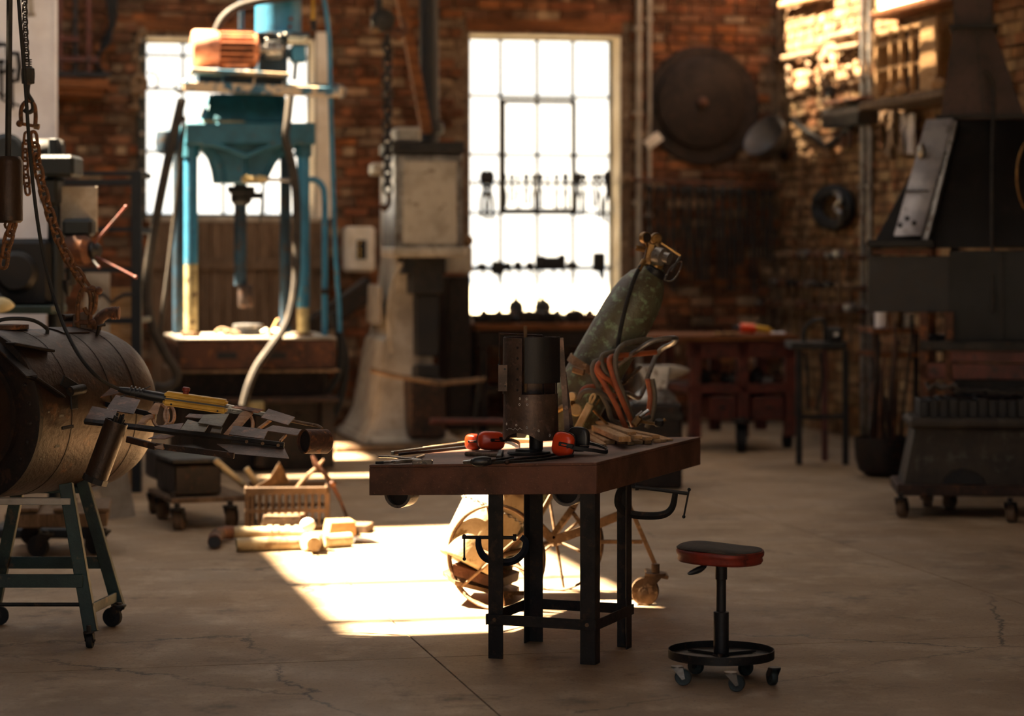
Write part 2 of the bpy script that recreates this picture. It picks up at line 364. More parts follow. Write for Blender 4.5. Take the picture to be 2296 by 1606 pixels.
def brick_mesh(seed, L_, axis):
    random.seed(seed); m = MB(); j = lambda s: random.uniform(-s, s)
    a, h, d = L_ / 2, .0405, .022
    vs = []
    for (sx, sy, sz) in ((-1, -1, -1), (1, -1, -1), (1, 1, -1), (-1, 1, -1), (-1, -1, 1), (1, -1, 1), (1, 1, 1), (-1, 1, 1)):
        vs.append((sx * (a + j(.006)), sy * (d + (j(.007) if sy < 0 else 0)), sz * (h + j(.004))))
    if axis: vs = [(y, -x, z) for x, y, z in vs]
    m.add(vs, [(0, 3, 2, 1), (4, 5, 6, 7), (0, 1, 5, 4), (1, 2, 6, 5), (2, 3, 7, 6), (3, 0, 4, 7)])
    return m
BR = {(ax, hf): [brick_mesh(k * 7 + ax * 3 + hf, BL - .016 if not hf else .106, ax) for k in range(6)] for ax in (0, 1) for hf in (0, 1)}
BRM = {}
for k, v in BR.items():  # axis 0 = back wall, 1 = side wall
    BRM[k] = []
    for mbx in v:
        me = mbx.mesh('brick', .005); me.materials.append(M['brick' if k[0] == 0 else 'brick_lime']); BRM[k].append(me)
random.seed(11)
def lay(wall, ax, u0, u1, z1, opens, prio, fixed, prot):
    cand = []
    for r in range(int(z1 / CO)):
        z = .05 + r * CO; hd = (r % 4 == 3); step = .122 if hd else BL; u = u0 - (step / 2 if r % 2 else 0) + random.uniform(-.02, .02)
        while u < u1:
            c = u + step / 2; u += step
            if any(o[0] - .05 < c + step / 2 and c - step / 2 < o[1] + .05 and o[2] - .05 < z < o[3] + .14 for o in opens): continue
            if c + step / 2 > u1 or c - step / 2 < u0: continue
            cand.append((prio(c, z), c, z, hd))
    cand.sort(key=lambda t: -t[0])
    rest = MB()
    for i, (pr, c, z, hd) in enumerate(cand):
        k = random.randrange(6); off = random.gauss(0, .006) * prot; zz = z + random.uniform(-.003, .003)
        p = V((c, fixed - .008 + off, zz)) if ax == 0 else V((fixed - .008 + off, c, zz))
        if i < 300:
            o = link(bpy.data.objects.new('brick', BRM[(ax, int(hd))][k]), wall.e); o.location = p
            o.rotation_euler = (random.gauss(0, .012) * prot, random.gauss(0, .012), random.gauss(0, .012) * prot)
        else:
            src = BR[(ax, int(hd))][k]; rest.add([V(q) + p for q in src.v], src.f)
    wall.part('brickwork', rest, M['brick' if ax == 0 else 'brick_lime'], kind='stuff')
def prio_back(c, z):
    p = W0 + E1 * c + V((0, 0, z)); x = p.x / p.y * FPX + 1148; y = YH - (z - CH) / p.y * FPX
    if 740 < x < 1050 and -10 < y < 330: return 3 + random.random()
    if 1395 < x < 1755 and -10 < y < 410: return 3.5 + random.random()
    if 130 < x < 325 and -10 < y < 390: return 3 + random.random()
    return random.random()
lay(wb, 0, -6.2, XR, 4.6, OPEN, prio_back, 0.0, 1.0)
lay(wr, 1, -6.5, -.02, 4.8, [], lambda c, z: (2 if (c > -3.0 and z > 1.8) else 0) + random.random(), XR, 1.6)
# timber lintels
for n, (a, b, y0, y1) in enumerate(((235, 790, 42, 66), (1046, 1395, 38, 68))):
    tr = struct('trim_%d' % (n + 1), 'heavy brown timber lintel over a steel window')
    qbox(tr, 'beam', M['timber'], a, y0, b, y1, -.02, .2, .008)
# ---------------- windows ---------------------------------------------------------------
M['winframe'] = mat('window_steel', '2a2622', '3b3a30', rough=.6, metal=.2, scale=9)
M['blue_black0'] = mat('dark_green_iron', '20261f', '181c18', '3a2e20', rough=.6, scale=6)
def window(n, label, op, xs_, ys_, thick, sash=None):
    t = struct('window_%d' % n, label); d = .34
    x0, x1, z0, z1 = op; fr = .035
    m = MB(); m.box((x0, d - .03, z0), (x0 + fr, d + .03, z1)); m.box((x1 - fr, d - .03, z0), (x1, d + .03, z1))
    m.box((x0, d - .03, z1 - fr), (x1, d + .03, z1)); m.box((x0, d - .03, z0), (x1, d + .03, z0 + fr)); t.part('window_frame', m, M['winframe'])
    X = [x0] + [t.q(v, 300, d).x for v in xs_] + [x1]; Z = [z1] + [t.q(1200, v, d).z for v in ys_] + [z0]
    for i, v in enumerate(X[1:-1]): t.part('muntin', MB().box((v - .014, d - .02, z0), (v + .014, d + .02, z1)), M['winframe'])
    for v in Z[1:-1]: t.part('muntin', MB().box((x0, d - .021, v - .014), (x1, d + .021, v + .014)), M['winframe'])
    for i in range(len(X) - 1):
        for j in range(len(Z) - 1):
            t.part('pane', MB().box((X[i] + .008, d + .002, Z[j + 1] + .008), (X[i + 1] - .008, d + .006, Z[j] - .008)), M['glass'])
    if sash:
        a, b = t.q(sash[0], sash[1], d), t.q(sash[2], sash[3], d); f = .045; m = MB()
        for bx0, bx1, bz0, bz1 in ((a.x, a.x + f, b.z, a.z), (b.x - f, b.x, b.z, a.z), (a.x, b.x, a.z - f, a.z), (a.x, b.x, b.z, b.z + f)): m.box((bx0, d - .045, bz0), (bx1, d - .02, bz1))
        t.part('sash', m, M['winframe'])
    for rb_ in (((x0, .004, z0), (x0 + .012, d - .03, z1)), ((x1 - .012, .004, z0), (x1, d - .03, z1)), ((x0 + .012, .004, z1 - .012), (x1 - .012, d - .03, z1))): t.part('reveal', MB().box(*rb_), M['plaster'])
    t.part('window_sill', MB().box((x0 - .05, -.05, z0 - .05), (x1 + .05, d, z0)), M['grey_paint'], bev=.01)
    return t
tq = struct('trim_6', 'dark green iron post at the left edge of the window'); qbox(tq, 'post', M['blue_black0'], 309, 66, 328, 492, -.08, -.02, .006)
for yy in range(90, 480, 42): tq.part('highlight_dot', MB().ell(tq.q(318, yy, -.085), .022, 8, 6), M['grey_paint'])  # pale dots stand in for blurred highlights on the post
window(1, 'steel window behind the blue press', OPEN[0], [410, 500, 590], [139, 212, 348], .02)
window(2, 'tall steel window with an opening sash and tool rails', OPEN[1], [1122, 1204, 1284], [217, 348, 478, 600], .02, (1122, 222, 1290, 478))
for o in OPEN:
    portal(room((o[0] + o[1]) / 2, WD + .05, (o[2] + o[3]) / 2), None, o[1] - o[0], o[3] - o[2], (-pi / 2, 0, TH))
# ======================= welding table and what lies on it ==============================
M['table_rust'] = mat('table_rust', '6a4535', '4c3428', '8c6450', rough=.6, metal=.25, scale=3.5, s3=60, lo3=.6, hi3=.72, bump=.25, bscale=120)
M['leg_steel'] = mat('leg_steel', '2a2725', '1c1b1b', '3d3026', rough=.55, metal=.35, scale=6, bump=.15)
M['orange'] = mat('orange_plastic', 'd8421c', 'c23a18', rough=.32, scale=3, bump=0, spec=.5)
M['blackplastic'] = mat('black_plastic', '141517', '1a1a1b', rough=.42, scale=10, bump=.03, spec=.5)
M['chrome'] = mat('worn_chrome', 'a8a29a', '7c756c', rough=.3, metal=.9, scale=8, bump=.05)
M['chalk'] = mat('chalk', 'd9d6ce', rough=.95, bump=0)
TB = V((.350, 9.98, 0)); TROT = radians(-21)
tab = T('welding_table', 'rusty steel welding table with a thick apron on black angle-iron legs', 'table', TB, TROT)
TILT = .0408
def tilt(mb): mb.v = [(x, y, z + TILT * x) for x, y, z in mb.v]; return mb
TW, TD, TZ, AP = 1.03, 1.50, .84, .131
tab.part('tabletop', tilt(MB().box((-TW, 0, TZ - .012), (0, TD, TZ))), M['table_rust'], bev=.002)
m_ = M['table_rust']
tab.part('apron', tilt(MB().box((-TW, 0.0, TZ - AP), (0, .01, TZ - .0125))), m_, bev=.002)
tab.part('apron', tilt(MB().box((-.01, .0105, TZ - AP), (0, TD - .0105, TZ - .0125))), m_, bev=.002)
tab.part('apron', tilt(MB().box((-TW, .0105, TZ - AP), (-TW + .01, TD - .0105, TZ - .0125))), m_, bev=.002)
tab.part('apron', tilt(MB().box((-TW, TD - .01, TZ - AP), (0, TD, TZ - .0125))), m_, bev=.002)
LX0, LY1 = -.487, .5
for (x, y, sx, sy) in ((0, 0.012, -1, 1), (LX0, .012, 1, 1), (0, LY1, -1, -1), (LX0, LY1, 1, -1)):
    x -= .012 if x == 0 else 0
    m = MB(); zt = TZ - .013 + TILT * x
    m.box((x, y, 0), (x + sx * .066, y + sy * .007, zt)); m.box((x, y + sy * .007, 0), (x + sx * .007, y + sy * .066, zt))
    lg = tab.part('leg', m, M['leg_steel'], bev=.0015)
    tab.part('bolt', MB().cyl((x + sx * .032, y - .012 if sy > 0 else y + .012, .165), (x + sx * .032, y - .0 if sy > 0 else y + .004, .165), .009, 6), M['rust_tan'], lg)
m = M['leg_steel']; z0, z1 = .143, .187
tab.part('brace', MB().box((LX0 - .008, .005, z0), (-.004, .0115, z1)), m, bev=.001)
tab.part('brace', MB().box((LX0 - .008, LY1 + .0005, z0), (-.004, LY1 + .007, z1)), m, bev=.001)
tab.part('brace', MB().box((-.0115, .0, z0), (-.005, LY1 + .008, z1)), m, bev=.001)
tab.part('brace', MB().box((LX0 - .007, .0, z0), (LX0 - .0005, LY1 + .008, z1)), m, bev=.001)
for px_, pr in ((893, .062), (1271, .066)):
    c = tab.q(px_, 1107 if px_ < 1000 else 1100, .10)
    tab.part('pipe_sleeve', MB().lathe([(pr, 0), (pr, .1), (pr - .012, .1), (pr - .012, 0), (pr, 0)], (c.x, .09, c.z), (0, 1, 0), 28, caps=False), M['steel'])
    tab.part('sleeve_shade_disc', MB().lathe([(pr - .012, 0), (pr - .02, .004)], (c.x, .11, c.z), (0, -1, 0), 24), M['black'])  # black disc stands in for the shade inside the open sleeve
TNX = V((-TILT, 0, 1))
def tt(px, py, h=0.):                    # world point where a pixel meets the table top raised by h
    ro = V((0, 0, CH)); rd = V(((px - 1148) / FPX, 1, -(py - YH) / FPX))
    n = V((-TILT * cos(TROT), -TILT * sin(TROT), 1)); p0 = TB + V((0, 0, TZ + h))
    return ro + rd * ((p0 - ro).dot(n) / rd.dot(n))
def on_table(x, y):                      # height of the top at world x, y
    r = V((x, y, 0)) - TB; return TZ + TILT * (r.x * cos(TROT) + r.y * sin(TROT))
# --- plate helmet on its stand
o = tt(1186, 1019); HY = o.y
hm = T('plate_helmet', 'unfinished dark riveted plate helmet on a stand on the welding table', 'helmet', o, 0)
def hq(x, y, d=0): return hm.q(x, y, d)
M['helm'] = mat('helmet_plate', '54433a', '3a302b', '6a544a', rough=.5, metal=.45, scale=6, s3=18, bump=.2, bscale=90)
hm.part('base_disc', MB().lathe([(.0, 0), (.094, 0), (.096, .004), (.092, .011), (.06, .013), (.058, .022), (.0, .024)], (0, 0, 0.002), n=32), M['iron_dark'])
c1 = hq(1202, 1006); zc = hq(1190, 975).z
hm.part('post', MB().cyl((c1.x, .01, .02), (c1.x, .01, hq(1200, 945).z), .031, 18), M['black'])
cx = hq(1190, 900).x
def shell(xc, yc, r0, r1, z0, z1, a0, a1, th, n=18, rows=5, cut=None):
    g = []
    for i in range(rows):
        f = i / (rows - 1); row = []
        for k in range(n + 1):
            a = a0 + (a1 - a0) * k / n; r = r0 + (r1 - r0) * f; zl = z0 + (cut(a) if cut else 0); z = zl + (z1 - zl) * f
            row.append((xc + r * sin(a), yc - r * cos(a), z))
        g.append(row)
    return MB().sheet(g, th)
zb, zm, zt = hq(1190, 976).z, hq(1190, 882).z, hq(1190, 756).z
low = hm.part('lower_shell', shell(cx, 0, .121, .117, zb - .018, zm, -2.6, 2.6, .004, 44, 5, cut=lambda a: .035 * max(0, 1 - ((a + .45) / .75) ** 2)), M['helm'])
hm.part('back_shell', shell(cx, 0, .114, .116, zm - .01, zt, 1.25, 2.58, .004, 16, 4), M['helm']); hm.part('back_shell', shell(cx, 0, .114, .116, zm - .01, zt, 2.67, 4.72, .004, 22, 4), M['helm'])
hm.part('upper_left_plate', shell(cx, 0, .122, .119, zm - .002, zt - .002, -1.75, -.33, .004, 14, 4), M['helm'])
z2 = hq(1200, 857).z
hm.part('upper_right_plate', shell(cx + .004, -.004, .124, .122, z2, zt + .002, -.26, 1.5, .004, 20, 4), M['black'])
m = MB(); sx0, sx1 = hq(1117, 817), hq(1140, 876)
m.box((sx0.x, -.066, sx1.z), (sx1.x, -.06, sx0.z)); m.box((sx0.x, -.06, sx1.z), (sx0.x + .006, .03, sx0.z))
hm.part('hinge_plate', m, M['helm'], bev=.001)
for k in range(5):
    p = hq(1161, 778 + k * 23.5); a = -.5
    hm.part('rivet_hole', MB().lathe([(0.0, .0018), (.005, .0015), (.006, 0)], (cx + .1225 * sin(a), -.1235 * cos(a), p.z), (sin(a), -cos(a), 0), 10), M['black'])
for (x, y) in ((1132, 828), (1133, 866)):
    p = hq(x, y, -.066); hm.part('rivet_hole', MB().lathe([(0, .0015), (.005, .001), (.005, 0)], p, (0, -1, 0), 10), M['black'])
for (x, y) in ((1166, 891), (1181, 891), (1165, 904), (1182, 904), (1137, 949), (1158, 950), (1181, 955), (1207, 962), (1231, 973)):
    p = hq(x, y); dx = max(-.115, min(.115, p.x - cx)); a = math.asin(dx / .12); R = .1225
    pts = []
    for k in range(12):
        t = 2 * pi * k / 12; aa = a + .004 / R * cos(t) * random.uniform(.7, 1.1); pts.append((cx + R * sin(aa), -R * cos(aa), p.z + .005 * sin(t) * random.uniform(.7, 1.1)))
    hm.part('chalk_ring', MB().tube(pts, .0009, 4, True), M['chalk'], low)
for (xa, xb, y, w_) in ((1136, 1171, 960, 5), (1184, 1218, 812, 3)):
    pts = []
    for k in range(14):
        x = xa + (xb - xa) * k / 13; p = hq(x, y + random.uniform(-w_, w_) * (.6 if w_ > 4 else .3) - k * .2); a = math.asin(max(-.99, min(.99, (p.x - cx) / .125))); pts.append((cx + .1265 * sin(a), -.1265 * cos(a), p.z))
    hm.part('chalk_line', MB().tube(pts, .0006, 4), M['chalk'], low)
hm.part('side_strip', MB().bar(hq(1257, 758, .02), hq(1272, 972, .02), .006, .024), M['helm'])
hm.part('side_strip', MB().bar(hq(1263, 835, .05), hq(1281, 972, .05), .006, .026), M['rust_dark'])
hm.part('top_rod', MB().tube([hq(1120, 822, -.03), hq(1119, 748, -.03), hq(1216, 753, .06)], .0045, 8), M['rust_dark'])
hm.part('centre_rod', MB().cyl(hq(1178, 880, 0), hq(1178, 731, 0), .0085, 10), M['rust_tan'])
# --- pieces near the stand
wk = T('wood_offcut', 'sunlit wood offcut lying behind the helmet stand', 'wood', tt(1155, 994), radians(-12), solo=True)
wk.solo(MB().box((-.08, -.02, 0), (.13, .03, .022)), M['wood'], .002)
# --- ear muffs
def muffs(label, foot, cups, bandpts, wire=None):
    o = tt(*foot); t = T('ear_muffs', label, 'ear muffs', o, 0, 'orange ear muffs on the welding table')
    for (x, y, dY, rx, rz, yaw, roll, colr) in cups:      # cup: pixel centre, depth offset, half width, half height (px), yaw, roll
        c = t.loc(P(x, y, o.y + dY)); k = o.y / FPX; A, B, Dp = rx * k, rz * k, .034
        R_ = Matrix.Rotation(yaw, 3, 'Z') @ Matrix.Rotation(roll, 3, 'Y')
        def sup(d0, d1, sc, n=28, rows=8, rounded=True):
            prof = []
            for i in range(rows + 1):
                f = i / rows; prof.append((d0 + (d1 - d0) * f, sc * ((1 - f ** 3.2) ** .42 if rounded else 1)))
            vs, fs = [], []
            for (d, s_) in prof:
                for q in range(n):
                    a = 2 * pi * q / n; e = .62
                    vs.append(c + R_ @ V((A * s_ * math.copysign(abs(cos(a)) ** e, cos(a)), d, B * s_ * math.copysign(abs(sin(a)) ** e, sin(a)))))
            for i in range(rows):
                for q in range(n): fs.append((i * n + q, i * n + (q + 1) % n, (i + 1) * n + (q + 1) % n, (i + 1) * n + q))
            fs += [tuple(range(n)), tuple(rows * n + q for q in range(n))]
            return MB().add(vs, fs)
        co = t.part('ear_cup', sup(0, -Dp, 1.0), M['orange' if colr else 'blackplastic'], ang=60)
        t.part('seal', sup(0.002, .022, 1.05, rows=4), M['blackplastic'], ang=60)
        for sg in (0,):
            t.part('yoke', MB().bar(c + R_ @ V((-A * .15, -Dp * 1.02, B * .1)), c + R_ @ V((A * 1.12, -Dp * .55, B * .12)), .014, B * .34), M['blackplastic'], co, .003)
            t.part('yoke_slot', MB().bar(c + R_ @ V((A * .15, -Dp * 1.16, B * .1)), c + R_ @ V((A * .6, -Dp * 1.02, B * .11)), .006, B * .12), M['orange'], co, .001)
    p = cr(t.qt(bandpts), 6)
    t.part('headband', MB().sheet([[q + V((0, 0, -.008)), q + V((0, 0, .008))] for q in p], .004), M['blackplastic'], ang=60)
    if wire: t.part('band_wire', MB().tube(cr(t.qt(wire), 6), .0016, 6), M['chrome'])
    return t
muffs('orange ear muffs with two cups side by side left of the helmet stand', (1098, 1010),
      [(1101, 988, -.03, 31, 21, radians(12), radians(3), 1), (1062, 991, .03, 19, 18, radians(-35), 0, 1)],
      [(1120, 984, -.06), (1138, 986, -.04), (1152, 988, .0), (1164, 995, .05), (1163, 1003, .09), (1140, 992, .13), (1095, 984, .14), (1060, 986, .09)])
muffs('orange ear muffs lying on one cup right of the helmet stand', (1262, 1023),
      [(1264, 997, -.03, 26, 28, radians(-28), radians(12), 1), (1298, 985, .06, 25, 27, radians(150), 0, 0)],
      [(1270, 1001, -.07), (1295, 1006, -.06), (1330, 1010, -.04), (1358, 1014, .0), (1360, 1006, .04), (1335, 997, .07), (1305, 990, .09)],
      [(1300, 1000, -.03), (1335, 1001, -.02), (1362, 1007, 0), (1345, 998, .03), (1318, 990, .06)])
# --- stack of wood strips
WS = [((1352, 968), (1396, 996), .055, .030, .0), ((1322, 972), (1366, 997), .05, .02, .0), ((1312, 976), (1352, 1002), .03, .012, 0), ((1385, 974), (1432, 997), .04, .016, .0), ((1400, 975), (1452, 996), .03, .016, 0),
      ((1425, 975), (1474, 994), .032, .016, 0), ((1450, 978), (1487, 992), .03, .012, 0), ((1470, 980), (1503, 990), .028, .009, 0), ((1376, 972), (1416, 1000), .03, .016, .0),
      ((1356, 984), (1430, 1001), .038, .016, .031), ((1368, 977), (1455, 998), .034, .016, .018), ((1385, 975), (1474, 994), .036, .018, .017), ((1345, 972), (1415, 999), .04, .014, .047), ((1340, 980), (1400, 1007), .055, .024, .031)]
for i, (a, b, w_, h, z) in enumerate(WS):
    pa, pb = tt(*a), tt(*b); c = (pa + pb) / 2; d = pb - pa; L_ = d.length * random.uniform(.92, 1.05); rot = math.atan2(d.y, d.x)
    t = T('wood_strip', 'pale sawn wood strip in the stack beside the ear muffs on the welding table', 'wood strip', c + V((0, 0, z + .001)), rot, 'stack of wood strips', solo=True)
    m = MB().box((-L_ / 2, -w_ / 2, 0), (L_ / 2, w_ / 2, h)); zb_ = on_table(c.x, c.y)
    m.v = [(x, y, zz + TILT * (x * cos(rot - TROT) - y * sin(rot - TROT))) for x, y, zz in m.v]
    t.solo(m, M['wood'], .0012)
# --- hand tools on the near edge
def tool(name, label, cat, px, py, rot=0., group=None):
    return T(name, label, cat, tt(px, py), rot, group)
t = tool('locking_pliers', 'pair of chrome locking pliers lying at the table corner', 'pliers', 905, 1037)
h = lambda x, y, z=0.: t.loc(tt(x, y, z))
t.part('handle', MB().tube(cr([h(856, 1037, .006), h(885, 1036, .012), h(920, 1034, .012), h(945, 1034, .009)], 5), [.006] * 5 + [.008] * 6 + [.006] * 5, 8), M['chrome'])
t.part('handle', MB().tube(cr([h(850, 1024, .006), h(880, 1025, .009), h(915, 1029, .010), h(946, 1032, .009)], 5), .005, 8), M['chrome'])
t.part('jaw', MB().bar(h(925, 1037, .012), h(970, 1036, .012), .02, .018), M['chrome'], bev=.003)
t.part('jaw', MB().bar(h(930, 1028, .01), h(950, 1021, .008), .012, .012), M['chrome'], bev=.003)
t.part('adjusting_screw', MB().cyl(h(842, 1038, .007), h(860, 1037, .007), .006, 10), M['black'])
for k, (a, b, r, mm, lab) in enumerate((((880, 1021), (1050, 999), .009, 'iron_dark', 'long black steel bar beside the locking pliers'), ((895, 1023), (1052, 1006), .007, 'black', 'thin black steel rod along the long bar'), ((950, 1008), (1046, 995), .006, 'wood', 'thin sunlit stick behind the long black bar'))):
    pa, pb = tt(*a), tt(*b); t = T('steel_bar' if k < 2 else 'wood_stick', lab, 'bar' if k < 2 else 'stick', pa, 0, solo=True)
    t.solo(MB().bar(V((0, 0, r)), pb - pa + V((0, 0, r)), r * 2, r * 2), M[mm], .002)
t = tool('hammer', 'small hammer with a worn wooden handle before the ear muffs', 'hammer', 1042, 1017); h = lambda x, y, z=0.: t.loc(tt(x, y, z))
t.part('handle', MB().tube([h(1046, 1018, .012), h(1080, 1020, .012), h(1120, 1022, .011)], [.011, .010, .008], 10), M['wood_grey'])
t.part('head', MB().bar(h(1118, 1028, .013), h(1124, 1014, .013), .022, .022), M['iron_dark'], bev=.003)
t = tool('air_tool', 'small black air grinder with a steel nozzle on the table edge', 'grinder', 1060, 1035); h = lambda x, y, z=0.: t.loc(tt(x, y, z))
t.part('nozzle', MB().cyl(h(1040, 1037, .012), h(1058, 1036, .014), .008, 12, .011), M['chrome'])
t.part('body', MB().lathe([(.012, 0), (.02, .015), (.022, .05), (.016, .08)], h(1058, 1036, .018), h(1100, 1034, .018) - h(1058, 1036, .018), 16), M['blackplastic'])
t.part('lever', MB().bar(h(1095, 1034, .02), h(1150, 1026, .015), .012, .01), M['iron_dark'], bev=.002)
t = tool('tongs', 'dark iron tongs lying in front of the helmet stand', 'tongs', 1130, 1034); h = lambda x, y, z=0.: t.loc(tt(x, y, z))
t.part('jaw', MB().tube([h(1095, 1038, .008), h(1130, 1036, .012), h(1150, 1030, .01)], .007, 8), M['iron_dark'])
t.part('rivet', MB().ell(h(1136, 1036, .012), (.013, .013, .011)), M['rust_dark'])
t.part('rein', MB().tube(cr([h(1136, 1036, .012), h(1180, 1034, .008), h(1230, 1029, .008), h(1285, 1022, .008)], 4), .006, 8), M['iron_dark'])
t.part('rein', MB().tube(cr([h(1136, 1034, .012), h(1175, 1028, .008), h(1220, 1024, .008), h(1260, 1016, .008)], 4), .006, 8), M['iron_dark'])
# --- clamps
def cclamp(label, frame, screw, handle, Y, mm, r):
    t = T('c_clamp', label, 'clamp', P(frame[3][0], frame[3][1], Y), 0, None)
    pth = cr(t.qt(frame), 5); m = MB()
    n = len(pth)
    t.part('frame', MB().tube(pth, [r * (.8 + .3 * sin(pi * i / (n - 1))) for i in range(n)], 6), M[mm])
    t.part('screw', MB().cyl(t.q(*screw[0]), t.q(*screw[1]), r * .48, 10), M['black'])
    t.part('swivel_pad', MB().cyl(t.q(*screw[2]), t.q(screw[2][0] + 8, screw[2][1]), r * .9, 12), M['black'])
    hp = t.part('handle_bar', MB().cyl(t.q(*handle[0]), t.q(*handle[1]), .0042, 8), M['black'])
    for p in handle: t.part('handle_knob', MB().ell(t.q(*p), .008, 8, 6), M['black'], hp)
    return t
M['clamp_blue'] = mat('dark_blue_paint', '1d2733', '141a22', rough=.5, metal=.2, scale=8)
cclamp('black C-clamp gripping the rear leg under the table edge', [(1404, 1092), (1389, 1103), (1386, 1132), (1408, 1151), (1450, 1157), (1488, 1154), (1507, 1138), (1514, 1106)], ((1402, 1089), (1543, 1107), (1424, 1092)), ((1545, 1098), (1533, 1159)), tab.o.y + .47, 'iron_dark', .017)
cclamp('dark blue C-clamp hanging between the table legs', [(1073, 1204), (1074, 1228), (1088, 1251), (1118, 1260), (1150, 1258), (1173, 1240), (1179, 1216), (1168, 1204)], ((1036, 1205), (1158, 1206), (1150, 1206)), ((1041, 1202), (1041, 1254)), 10.42, 'clamp_blue', .017)
# ======================= rolling stool ====================================================
so = G(1617, 1512); so.z = 0
st = T('rolling_stool', 'round red padded stool on a black pedestal with a tray ring and casters', 'stool', so, 0)
M['red_vinyl'] = mat('red_vinyl', '7d2a1c', '62231a', '3a1a16', rough=.55, scale=6, s3=10, bump=.2)
M['dark_fabric'] = mat('worn_dark_fabric', '2e2822', '3d342b', rough=.9, scale=12, bump=.4)
zq = lambda y: st.q(1617, y).z
R = 99 / FPX * so.y
def wob(k, n): return 1 + .02 * sin(3 * 2 * pi * k / n + 1) + .012 * sin(7 * 2 * pi * k / n)
def disc(prof, warp, n=40):
    m = MB(); m.lathe(prof, (0, 0, 0), (0, 0, 1), n)
    m.v = [(x * wob(i % n, n), y * wob(i % n, n), z + warp(x, y)) for i, (x, y, z) in enumerate(m.v)]; return m
wp = lambda x, y: -.006 * (x / R) - .006 * sin(x / R * 3)
zs = zq(1240)
st.part('seat_cushion', disc([(0, zs - .036), (R * .93, zs - .036), (R * .97, zs - .026), (R * .95, zs - .012), (R * .99, zs - .004), (R * 1.0, zs + .008), (R * .97, zs + .016), (0, zs + .016)], lambda x, y: wp(x, y) * .35), M['red_vinyl'], ang=70)
st.part('seat_cover', disc([(R * .985, zs + .013), (R * .99, zs + .017), (R * .93, zs + .024), (R * .5, zs + .027), (0, zs + .028)], wp), M['dark_fabric'], ang=70)
st.part('upper_column', MB().lathe([(.020, zq(1372)), (.020, zq(1300)), (.024, zq(1299)), (.024, zs - .026)], n=20), M['black'])
st.part('lower_column', MB().lathe([(.035, zq(1478)), (.035, zq(1468)), (.031, zq(1467)), (.031, zq(1372)), (.022, zq(1370.5))], n=24), M['black'])
lv = st.part('height_lever', MB().tube([(0, -.02, zs - .03), (-.05, -.06, zs - .034), (-.075, -.07, zs - .045)], .005, 8), M['black'])
st.part('lever_grip', MB().tube(cr([V((-.07, -.068, zs - .042)), V((-.09, -.078, zs - .055)), V((-.12, -.09, zs - .066)), V((-.142, -.1, zs - .072))], 4), [.009, .01, .011, .012, .013, .0135, .013, .012, .011, .01, .008, .006, .004], 10), M['blackplastic'], lv)
RR = 119 / FPX * so.y; zr = zq(1463)
st.part('tray', MB().lathe([(0, zr - .012), (RR * .985, zr - .012), (RR * .985, zr + .014), (RR, zr + .014), (RR, zr - .02), (RR * .9, zr - .022), (0, zr - .022)], n=48), M['iron_dark'])
for k in range(3):
    a = .4 + k * 2.1; st.part('tray_rib', MB().prism([(.03 * cos(a - .5), .03 * sin(a - .5), zr - .012), (RR * .75 * cos(a), RR * .75 * sin(a), zr - .012), (.03 * cos(a + .5), .03 * sin(a + .5), zr - .012)], (0, 0, .012)), M['iron_dark'], bev=.002)
M['bracket'] = mat('caster_bracket', '9a948c', '6e665c', rough=.35, metal=.85, scale=8, bump=.05)
M['wheel_green'] = mat('caster_wheel', '2a3432', '1e2423', rough=.6, scale=9)
def caster(t, p, ang, r, wheel_m, brk_m, w_=.022, h=None, top=None):   # swivel caster with its wheel on the ground at p (local)
    a = V((cos(ang), sin(ang), 0)); b = V((-sin(ang), cos(ang), 0)); p = V((p[0], p[1], 0)); c = p + V((0, 0, r)); h = h or r * 2.5
    wl = t.part('caster', MB().lathe([(r * .35, -w_ / 2 - .004), (r * .35, -w_ / 2), (r * .75, -w_ / 2 + .002), (r * .93, -w_ / 2), (r, -w_ / 2 + .004), (r, w_ / 2 - .004), (r * .93, w_ / 2), (r * .75, w_ / 2 - .002), (r * .35, w_ / 2), (r * .35, w_ / 2 + .004)], c, b, 24), wheel_m)
    piv = p - a * r * .75
    for s in (-1, 1):
        o_ = b * s * (w_ / 2 + .004)
        t.part('caster_fork', MB().prism([c + o_ + a * r * .25 - V((0, 0, r * .15)), c + o_ - a * r * .1 - V((0, 0, r * .3)), piv + o_ - a * r * .55 + V((0, 0, r * 2.12)), piv + o_ + a * r * .75 + V((0, 0, r * 2.12))], b * s * .0025), brk_m, wl)
    t.part('caster_plate', MB().cyl(piv + V((0, 0, r * 2.1)), piv + V((0, 0, r * 2.28)), r * .75, 14), brk_m, wl)
    t.part('axle', MB().cyl(c - b * (w_ / 2 + .01), c + b * (w_ / 2 + .01), r * .16, 8), brk_m, wl)
    if h > r * 2.28: t.part('caster_stem', MB().cyl(piv + V((0, 0, r * 2.2)), piv + V((0, 0, h)), r * .3, 10), brk_m, wl)
    return wl
zc_ = zr - .02
for (x, y, an) in ((1532, 1537, -.15), (1652, 1551, -.2), (1731, 1537, 1.9), (1560, 1512, 2.6), (1672, 1515, .6)):
    g = st.loc(G(x, y)); caster(st, g, an, .033, M['wheel_green'], M['bracket'] if y > 1520 and x < 1700 else M['black'], .024, zc_)
